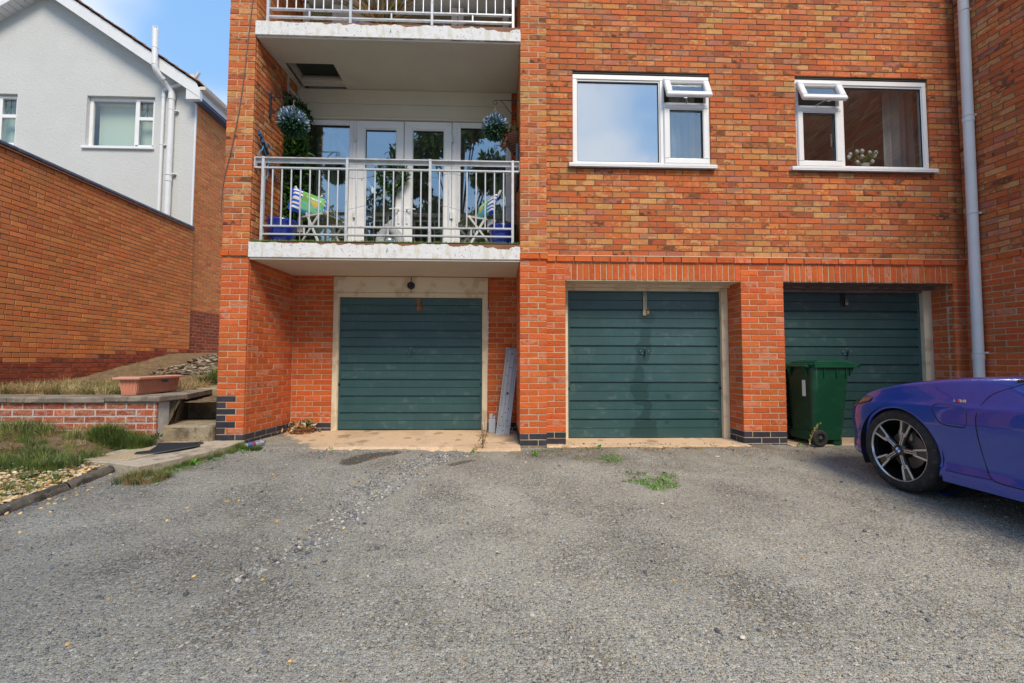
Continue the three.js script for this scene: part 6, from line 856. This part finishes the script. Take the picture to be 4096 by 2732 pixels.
// ---------------------------------------------------------------- blue saloon car, its nose towards the right garage
{
  const GX = 4.245, GY = -.062, GZ = 1.67, car = thing('parked_car', 'deep blue saloon car parked nose in towards the right garage', 'car', [GX, GY, GZ]);
  const paint = M({ c: [.010, .052, .36], roughness: .3, metalness: .12, clearcoat: 1, clearcoatRoughness: .03 }), dark = M({ c: [.012, .012, .013], roughness: .8 }), gloss = M({ c: [.012, .012, .014], roughness: .12, clearcoat: .6 }), tint = M({ c: [.02, .022, .025], roughness: .04, clearcoat: 1 }), chrome = M({ c: [.7, .7, .72], metalness: 1, roughness: .15 });
  // stations along the length (s metres behind the front axle): half width, bottom, shoulder, fender crown, centre line
  const ST = [[-.815, .44, .27, .56, .38, .62, .635], [-.78, .56, .24, .575, .46, .655, .68], [-.70, .69, .215, .60, .585, .70, .725], [-.60, .775, .2, .625, .67, .735, .765], [-.45, .845, .19, .66, .745, .78, .81], [-.25, .886, .185, .69, .79, .835, .862], [0, .905, .18, .705, .80, .89, .92], [.35, .914, .18, .72, .79, .935, .97], [.7, .916, .18, .73, .775, .958, 1.003], [1.0, .916, .18, .735, .765, .962, 1.01], [1.3, .916, .18, .74, .76, .955, .96], [2.2, .916, .18, .76, .755, .965, .968], [3.0, .912, .19, .79, .75, .985, .99], [3.45, .88, .22, .81, .70, 1.0, 1.03], [3.75, .80, .28, .80, .62, .99, 1.02], [3.87, .66, .36, .76, .5, .93, .95]];
  const cat = (a, b, c, d, t) => .5 * (2 * b + (c - a) * t + (2 * a - 5 * b + 4 * c - d) * t * t + (3 * b - a - 3 * c + d) * t * t * t);
  const station = (s) => { let i = 0; while (i < ST.length - 2 && s > ST[i + 1][0]) i++; const A = ST[Math.max(0, i - 1)], B = ST[i], C = ST[i + 1], D = ST[Math.min(ST.length - 1, i + 2)], t = clamp((s - B[0]) / (C[0] - B[0])); return B.map((_, k) => cat(A[k], B[k], C[k], D[k], t)); };
  const half = (s) => { const [, w, yb, ys, wt, yt, yc] = station(s), f = sm(-.55, .1, s); return [[0, yb], [w * .75, yb], [w * .955, yb + .015], [w * .985, yb + .075], [w * (.972 + .0 * f), yb + .15], [w * .985, mix(yb, ys, .55)], [w * 1.0, mix(yb, ys, .80)], [w * .992, ys], [w * .968, ys + .045], [mix(w, wt, .62), mix(ys, yt, .72)], [wt, yt], [wt * .78, mix(yt, yc, .36)], [wt * .42, mix(yt, yc, .8)], [0, yc]]; };
  const at = (pts, t) => { const n = pts.length - 1, k = clamp(t) * n, i = Math.min(n - 1, Math.floor(k)), q = k - i, g = (j) => pts[Math.min(n, Math.max(0, j))]; return [0, 1].map((c) => cat(g(i - 1)[c], g(i)[c], g(i + 1)[c], g(i + 2)[c], q)); };
  const NS = 150, NT = 44, S0 = -.815, S1 = 3.87, sOf = (u) => S0 + (S1 - S0) * u;
  // the shell, cut out round the four wheels
  const RA = .362, axles = [0, 2.851], cut = (l, y, s) => Math.abs(l) > .60 && axles.some((a) => Math.hypot(s - a, y - .335) < RA);
  const shell = (sgn) => {
    const P = [], ins = []; for (let i = 0; i <= NS; i++) { const s = sOf(Math.pow(i / NS, 1.0)), h = half(s); for (let j = 0; j <= NT; j++) { const [l, y] = at(h, j / NT); P.push([l * sgn, y, s]); ins.push(cut(l, y, s)); } }
    const I = (i, j) => i * (NT + 1) + j, Q = P.map((p) => p.slice());
    for (let i = 0; i <= NS; i++) for (let j = 0; j <= NT; j++) if (ins[I(i, j)]) { let edge = false; for (const [a, b] of [[1, 0], [-1, 0], [0, 1], [0, -1], [1, 1], [-1, -1], [1, -1], [-1, 1]]) { const ii = i + a, jj = j + b; if (ii >= 0 && jj >= 0 && ii <= NS && jj <= NT && !ins[I(ii, jj)]) edge = true; } if (edge && Math.abs(P[I(i, j)][0]) > .62) { const p = Q[I(i, j)], a = axles.find((q) => Math.hypot(p[2] - q, p[1] - .335) < RA), d = Math.hypot(p[2] - a, p[1] - .335) || 1e-4; p[2] = a + (p[2] - a) / d * RA; p[1] = .335 + (p[1] - .335) / d * RA; } }
    const pos = [], ix = []; Q.forEach((p) => pos.push(...p)); for (let i = 0; i < NS; i++) for (let j = 0; j < NT; j++) { const q = [I(i, j), I(i + 1, j), I(i + 1, j + 1), I(i, j + 1)]; if (q.every((k) => ins[k])) continue; const o = sgn < 0 ? [q[0], q[2], q[1], q[0], q[3], q[2]] : [q[0], q[1], q[2], q[0], q[2], q[3]]; ix.push(...o); }
    const g = new THREE.BufferGeometry(); g.setAttribute('position', new THREE.Float32BufferAttribute(pos, 3)); g.setIndex(ix); g.computeVertexNormals(); return fin(g);
  };
  const cap = (s, d) => { const h = half(s), l = Array.from({ length: 23 }, (_, i) => at(h, i / 22)), o = [...l.map(([a, y]) => [a, y]), ...l.slice(1, -1).reverse().map(([a, y]) => [-a, y])]; const c = [0, .45], f = []; o.forEach((p, i) => { const q = o[(i + 1) % o.length]; f.push([[c[0], c[1], s + d], [p[0], p[1], s], [q[0], q[1], s]]); }); return poly(f); };
  part(car, 'body', [shell(-1), shell(1), cap(S0, -.02), cap(S1, .03)], M({ c: [.010, .052, .36], roughness: .3, metalness: .12, clearcoat: 1, clearcoatRoughness: .03, side: THREE.DoubleSide }));
  // a point on the left flank, pushed out a little
  const side = (s, y, out = 0) => { const h = half(s); let lo = .22, hi = .80; for (let k = 0; k < 24; k++) { const m = (lo + hi) / 2; if (at(h, m)[1] < y) lo = m; else hi = m; } return [-at(h, lo)[0] - out, y, s]; };
  const seam = (pts, r = .0042, out = -.0018, closed = false) => tube(pts.map(([s, y]) => side(s, y, out)), r, 6, pts.length * 7, closed);
  part(car, 'arch_lip', axles.map((a) => { const p = []; for (let i = 0; i <= 30; i++) { const q = -.16 + i / 30 * (Math.PI + .32), s = a - Math.cos(q) * (RA - .004), y = Math.max(.2, .335 + Math.sin(q) * (RA - .004)); p.push(side(s, Math.min(y, .86), -.012)); } return tube(p, .014, 8, 90); }), paint);
  part(car, 'wheel_housing', axles.flatMap((a) => [-1, 1].map((k) => { const g = surf((u, v) => { const q = -.5 + u * (Math.PI + 1); return [k * mix(.895, .60, v), .335 + Math.sin(q) * (RA + .012), a - Math.cos(q) * (RA + .012)]; }, 30, 1); return fin(g); }).concat([fin(new THREE.CircleGeometry(RA + .02, 30).rotateY(Math.PI / 2).translate(-.60, .335, a)), fin(new THREE.CircleGeometry(RA + .02, 30).rotateY(Math.PI / 2).translate(.60, .335, a))])), M({ c: [.012, .012, .013], roughness: .85, side: THREE.DoubleSide }));
  part(car, 'underbody', [box(-.72, .72, .165, .19, -.35, 3.5, .01), bar([-.70, .155, 1.0], [-.70, .155, 1.12], .05, .05)], dark);
  const door = [[.865, .935], [.80, .905], [.69, .845], [.655, .79], [.632, .70], [.63, .60], [.64, .48], [.66, .36], [.675, .30]];
  part(car, 'door_seam', [seam(door), seam([[.675, .30], [.70, .275], [.74, .262], [1.2, .262], [1.7, .268], [1.86, .32], [1.9, .5], [1.9, .8], [1.88, .93]]), seam([[.40, .262], [.55, .266], [.70, .272]], .003), seam([[-.335, .70], [-.31, .665], [-.27, .62]], .003)], dark);
  part(car, 'sill', [extr([[0, 0], [.026, .004], [.03, .05], [.012, .075], [0, .078]], 2.05, .002).rotateY(Math.PI).translate(-.876, .175, 2.42)], paint);
  const flap = [[.315, .712], [.33, .742], [.37, .752], [.48, .748], [.535, .742], [.56, .728], [.566, .69], [.565, .63], [.55, .605], [.50, .60], [.40, .606], [.375, .62], [.345, .655]];
  part(car, 'fuel_flap', [seam(flap, .0042, -.0012, true)], dark); part(car, 'flap_edge', [seam(flap.map(([s, y]) => [s + (s < .44 ? -.006 : .0), y + (y < .66 ? -.006 : .0)]), .0022, .001, true)], paint);
  const patch = (s0, s1, y0, y1, out, n = 6) => { const g = surf((u, v) => side(mix(s0, s1, u), mix(y0(u), y1(u), v), out), n, n); return fin(g, true); };
  part(car, 'badge', patch(.455, .545, () => .776, () => .797, .003, 3), M({ map: tex(128, 32, (u, v) => { const x = u + (v - .5) * .16; if (x < .14) return S(120, 180, 226); if (x < .26) return S(28, 60, 140); if (x < .44) return S(206, 62, 44); if (x > .5 && x < .96) { const q = (x - .5) / .46, m = q < .2 || q > .8 || Math.abs(Math.abs(q - .5) - (v - .2) * .45) < .1; return m ? S(206, 206, 210) : S(120, 116, 110); } return S(150, 150, 154); }, { clampEdge: true }), roughness: .25, metalness: .3, side: THREE.DoubleSide }));
  for (const k of [1, -1]) { // headlamps
    const g = patch(-.70, -.30, (u) => mix(.625, .715, Math.pow(u, .8)), (u) => mix(.665, .755, Math.pow(u, .6)), .008, 10), m = g.clone(); if (k < 0) { m.scale(-1, 1, 1); const p = m.attributes.position.array, n = m.attributes.normal.array; for (let i = 0; i < p.length; i += 9) for (const a of [p, n]) for (let q = 0; q < 3; q++) { const t = a[i + 3 + q]; a[i + 3 + q] = a[i + 6 + q]; a[i + 6 + q] = t; } }
    part(car, 'headlight', m, M({ c: [.10, .085, .075], roughness: .05, metalness: .5, clearcoat: 1, side: THREE.DoubleSide }));
  }
  part(car, 'headlight_rim', tube([[-.70, .622], [-.5, .668], [-.36, .704], [-.295, .722], [-.292, .75], [-.36, .748], [-.5, .725], [-.70, .667]].map(([s, y]) => side(s, y, .006)), .006, 6, 70, true), gloss);
  part(car, 'grille', [-1, 1].map((k) => box(k > 0 ? .02 : -.26, k > 0 ? .26 : -.02, .47, .62, -.845, -.80, .02)), gloss); part(car, 'lower_grille', box(-.5, .5, .26, .36, -.83, -.79, .02), dark); part(car, 'number_plate', box(-.26, .26, .38, .48, -.85, -.835, .004), M({ c: [.6, .6, .58], roughness: .4 }));
  // cabin
  const cab = [[.98, .97, .76, .74], [1.15, 1.08, .755, .70], [1.45, 1.25, .75, .64], [1.75, 1.365, .745, .595], [2.1, 1.4, .745, .58], [2.6, 1.39, .742, .575], [3.0, 1.33, .735, .57], [3.3, 1.2, .72, .60], [3.55, 1.06, .69, .65]];
  const cs = (u) => { const k = u * (cab.length - 1), i = Math.min(cab.length - 2, Math.floor(k)); return cab[i].map((v, q) => mix(v, cab[i + 1][q], k - i)); };
  const cabin = (v0, v1, o = 0) => fin(surf((u, v) => { const [s, y, wb, wt] = cs(u), q = mix(v0, v1, v) * 2 - 1, a = Math.abs(q), l = a < .55 ? q / .55 * wt : Math.sign(q) * mix(wt, wb, (a - .55) / .45), yy = a < .55 ? y - .045 * (a / .55) ** 3 : mix(y - .045, .945, (a - .55) / .45); return [l * (1 + o), yy + o * .5, s]; }, 40, 30));
  part(car, 'cabin_glass', cabin(0, 1), M({ c: [.02, .022, .025], roughness: .04, clearcoat: 1, side: THREE.DoubleSide }));
  part(car, 'roof', fin(surf((u, v) => { const [s, y, , wt] = cs(mix(.33, .76, u)), q = v * 2 - 1; return [q * wt * 1.01, y + .006 - .045 * Math.abs(q) ** 3, s]; }, 24, 16)), M({ c: [.010, .052, .36], roughness: .3, metalness: .12, clearcoat: 1, clearcoatRoughness: .03, side: THREE.DoubleSide }));
  for (const k of [-1, 1]) { part(car, 'pillar', [tube([[k * .762, .955, .99], [k * .70, 1.17, 1.3], [k * .605, 1.345, 1.74], [k * .59, 1.375, 2.2], [k * .58, 1.34, 2.8], [k * .61, 1.2, 3.25], [k * .68, 1.03, 3.55]], .022, 8, 60), rod([k * .745, .95, 1.92], [k * .6, 1.37, 1.98], .022)], paint); const mr = fin(new THREE.SphereGeometry(1, 24, 16).scale(.105, .075, .06).translate(k * .985, 1.03, 1.28)); part(car, 'wing_mirror', [mr, bar([k * .9, .96, 1.2], [k * .97, 1.0, 1.27], .03, .05)], paint); }
  part(car, 'window_trim', [tube([[-.79, .945, .9], [-.775, .957, 1.1], [-.765, .965, 1.5], [-.76, .972, 2.6], [-.73, .99, 3.4]], .008, 6, 40), tube([[-.80, .938, .80], [-.775, .955, .94], [-.755, .99, 1.02]], .014, 6, 20)], gloss); part(car, 'wiper_cowl', box(-.7, .7, .955, .985, .90, 1.0, .01), dark);
  // wheels
  const silver = M({ c: [.62, .62, .64], metalness: .85, roughness: .26 }), tyreM = M({ map: grainMap([.022, .021, .021], 821, { patch: .35, fine: .4, spots: 0, tint: [.075, .068, .06], n: 9, rep: 2 }), roughness: .85, bumpMap: bumpMap(822, 30), bumpScale: .0012 });
  for (const [k, a] of [[-1, 0], [1, 0], [-1, 2.851], [1, 2.851]]) {
    const w = sub(car, 'wheel'), R = .335, o = (g) => { g.rotateZ(k < 0 ? Math.PI / 2 : -Math.PI / 2); return g.translate(k * .792, .335, a); }; // lathe axis y -> outward
    const prof = [[.252, .10], [.262, .112], [.285, .114], [.305, .108], [.322, .095], [.331, .078], [.334, .066], [.335, .062], [.328, .058], [.328, .052], [.335, .048], [.335, .016], [.327, .012], [.327, .004], [.335, 0], [.335, -.02], [.327, -.024], [.327, -.032], [.335, -.036], [.334, -.066], [.322, -.095], [.262, -.112], [.252, -.10]];
    part(w, 'tyre', o(lathe(prof, 72)), tyreM); const bl = []; for (let i = 0; i < 64; i++) { const q = i / 64 * 6.283, q2 = q + .028; bl.push(o(bar([Math.cos(q) * .3345, .064, Math.sin(q) * .3345], [Math.cos(q2) * .3225, .097, Math.sin(q2) * .3225], .006, .004))); } part(w, 'tread_block', bl, tyreM).userData.kind = 'stuff';
    part(w, 'rim', o(lathe([[.232, -.09], [.236, .06], [.243, .092], [.2535, .103], [.252, .088]], 72)), gloss); part(w, 'rim_edge', o(lathe([[.2445, .0935], [.249, .103], [.2535, .1045], [.2545, .102]], 72)), silver);
    part(w, 'brake_disc', o(lathe([[0, .0], [.15, .0], [.15, .015], [.06, .018], [0, .02]], 40)), M({ c: [.16, .13, .11], metalness: .5, roughness: .5 })); part(w, 'caliper', o(box(.08, .165, -.01, .05, -.05, .07, .01)), M({ c: [.30, .26, .22], metalness: .5, roughness: .5 })); part(w, 'hub', o(lathe([[0, .094], [.03, .094], [.042, .09], [.06, .07], [.065, .03]], 30)), gloss);
    for (let i = 0; i < 5; i++) { const q = i * 1.2566 + .30, X = Math.cos(q), Z = Math.sin(q), nx = -Z, nz = X, P = (rr, t, y) => [X * rr + nx * t, y, Z * rr + nz * t]; const blade = (pts, y, d) => { const g = extr(pts, d, .0015).rotateX(Math.PI / 2); g.rotateY(-q); return g.translate(0, y, 0); };
      // each spoke: dark web, two bright flared edges and a bright split tongue from the hub
      part(w, 'spoke', o(blade([[.035, -.02], [.12, -.022], [.24, -.047], [.24, .047], [.12, .022], [.035, .02]], .082, .03)), gloss);
      part(w, 'spoke_face', [o(blade([[.125, -.024], [.15, -.031], [.243, -.05], [.243, -.032], [.16, -.017], [.125, -.015]], .0935, .013)), o(blade([[.125, .024], [.125, .015], [.16, .017], [.243, .032], [.243, .05], [.15, .031]], .0935, .013)), o(blade([[.044, -.012], [.15, -.0125], [.158, -.009], [.15, -.004], [.044, -.0035]], .0925, .011)), o(blade([[.044, .0035], [.15, .004], [.158, .009], [.15, .0125], [.044, .012]], .0925, .011))], silver); }
    part(w, 'hub_badge', o(lathe([[0, .099], [.027, .098], [.03, .093]], 30)), M({ map: null, c: [.02, .02, .022], roughness: .2 })); const qd = []; for (let i = 0; i < 4; i++) { const g = new THREE.CircleGeometry(.021, 10, i * Math.PI / 2, Math.PI / 2).rotateX(-Math.PI / 2).translate(0, .1, 0); qd.push(tintG(o(fin(g)), i % 2 ? S(40, 110, 200) : [.75, .75, .75])); } part(w, 'roundel', qd, M({ vertexColors: true, roughness: .2, side: THREE.DoubleSide })); part(w, 'valve', o(rod([.2, .06, .09], [.19, .085, .085], .004, 6)), silver);
  }
}
renderer.render(scene, camera);
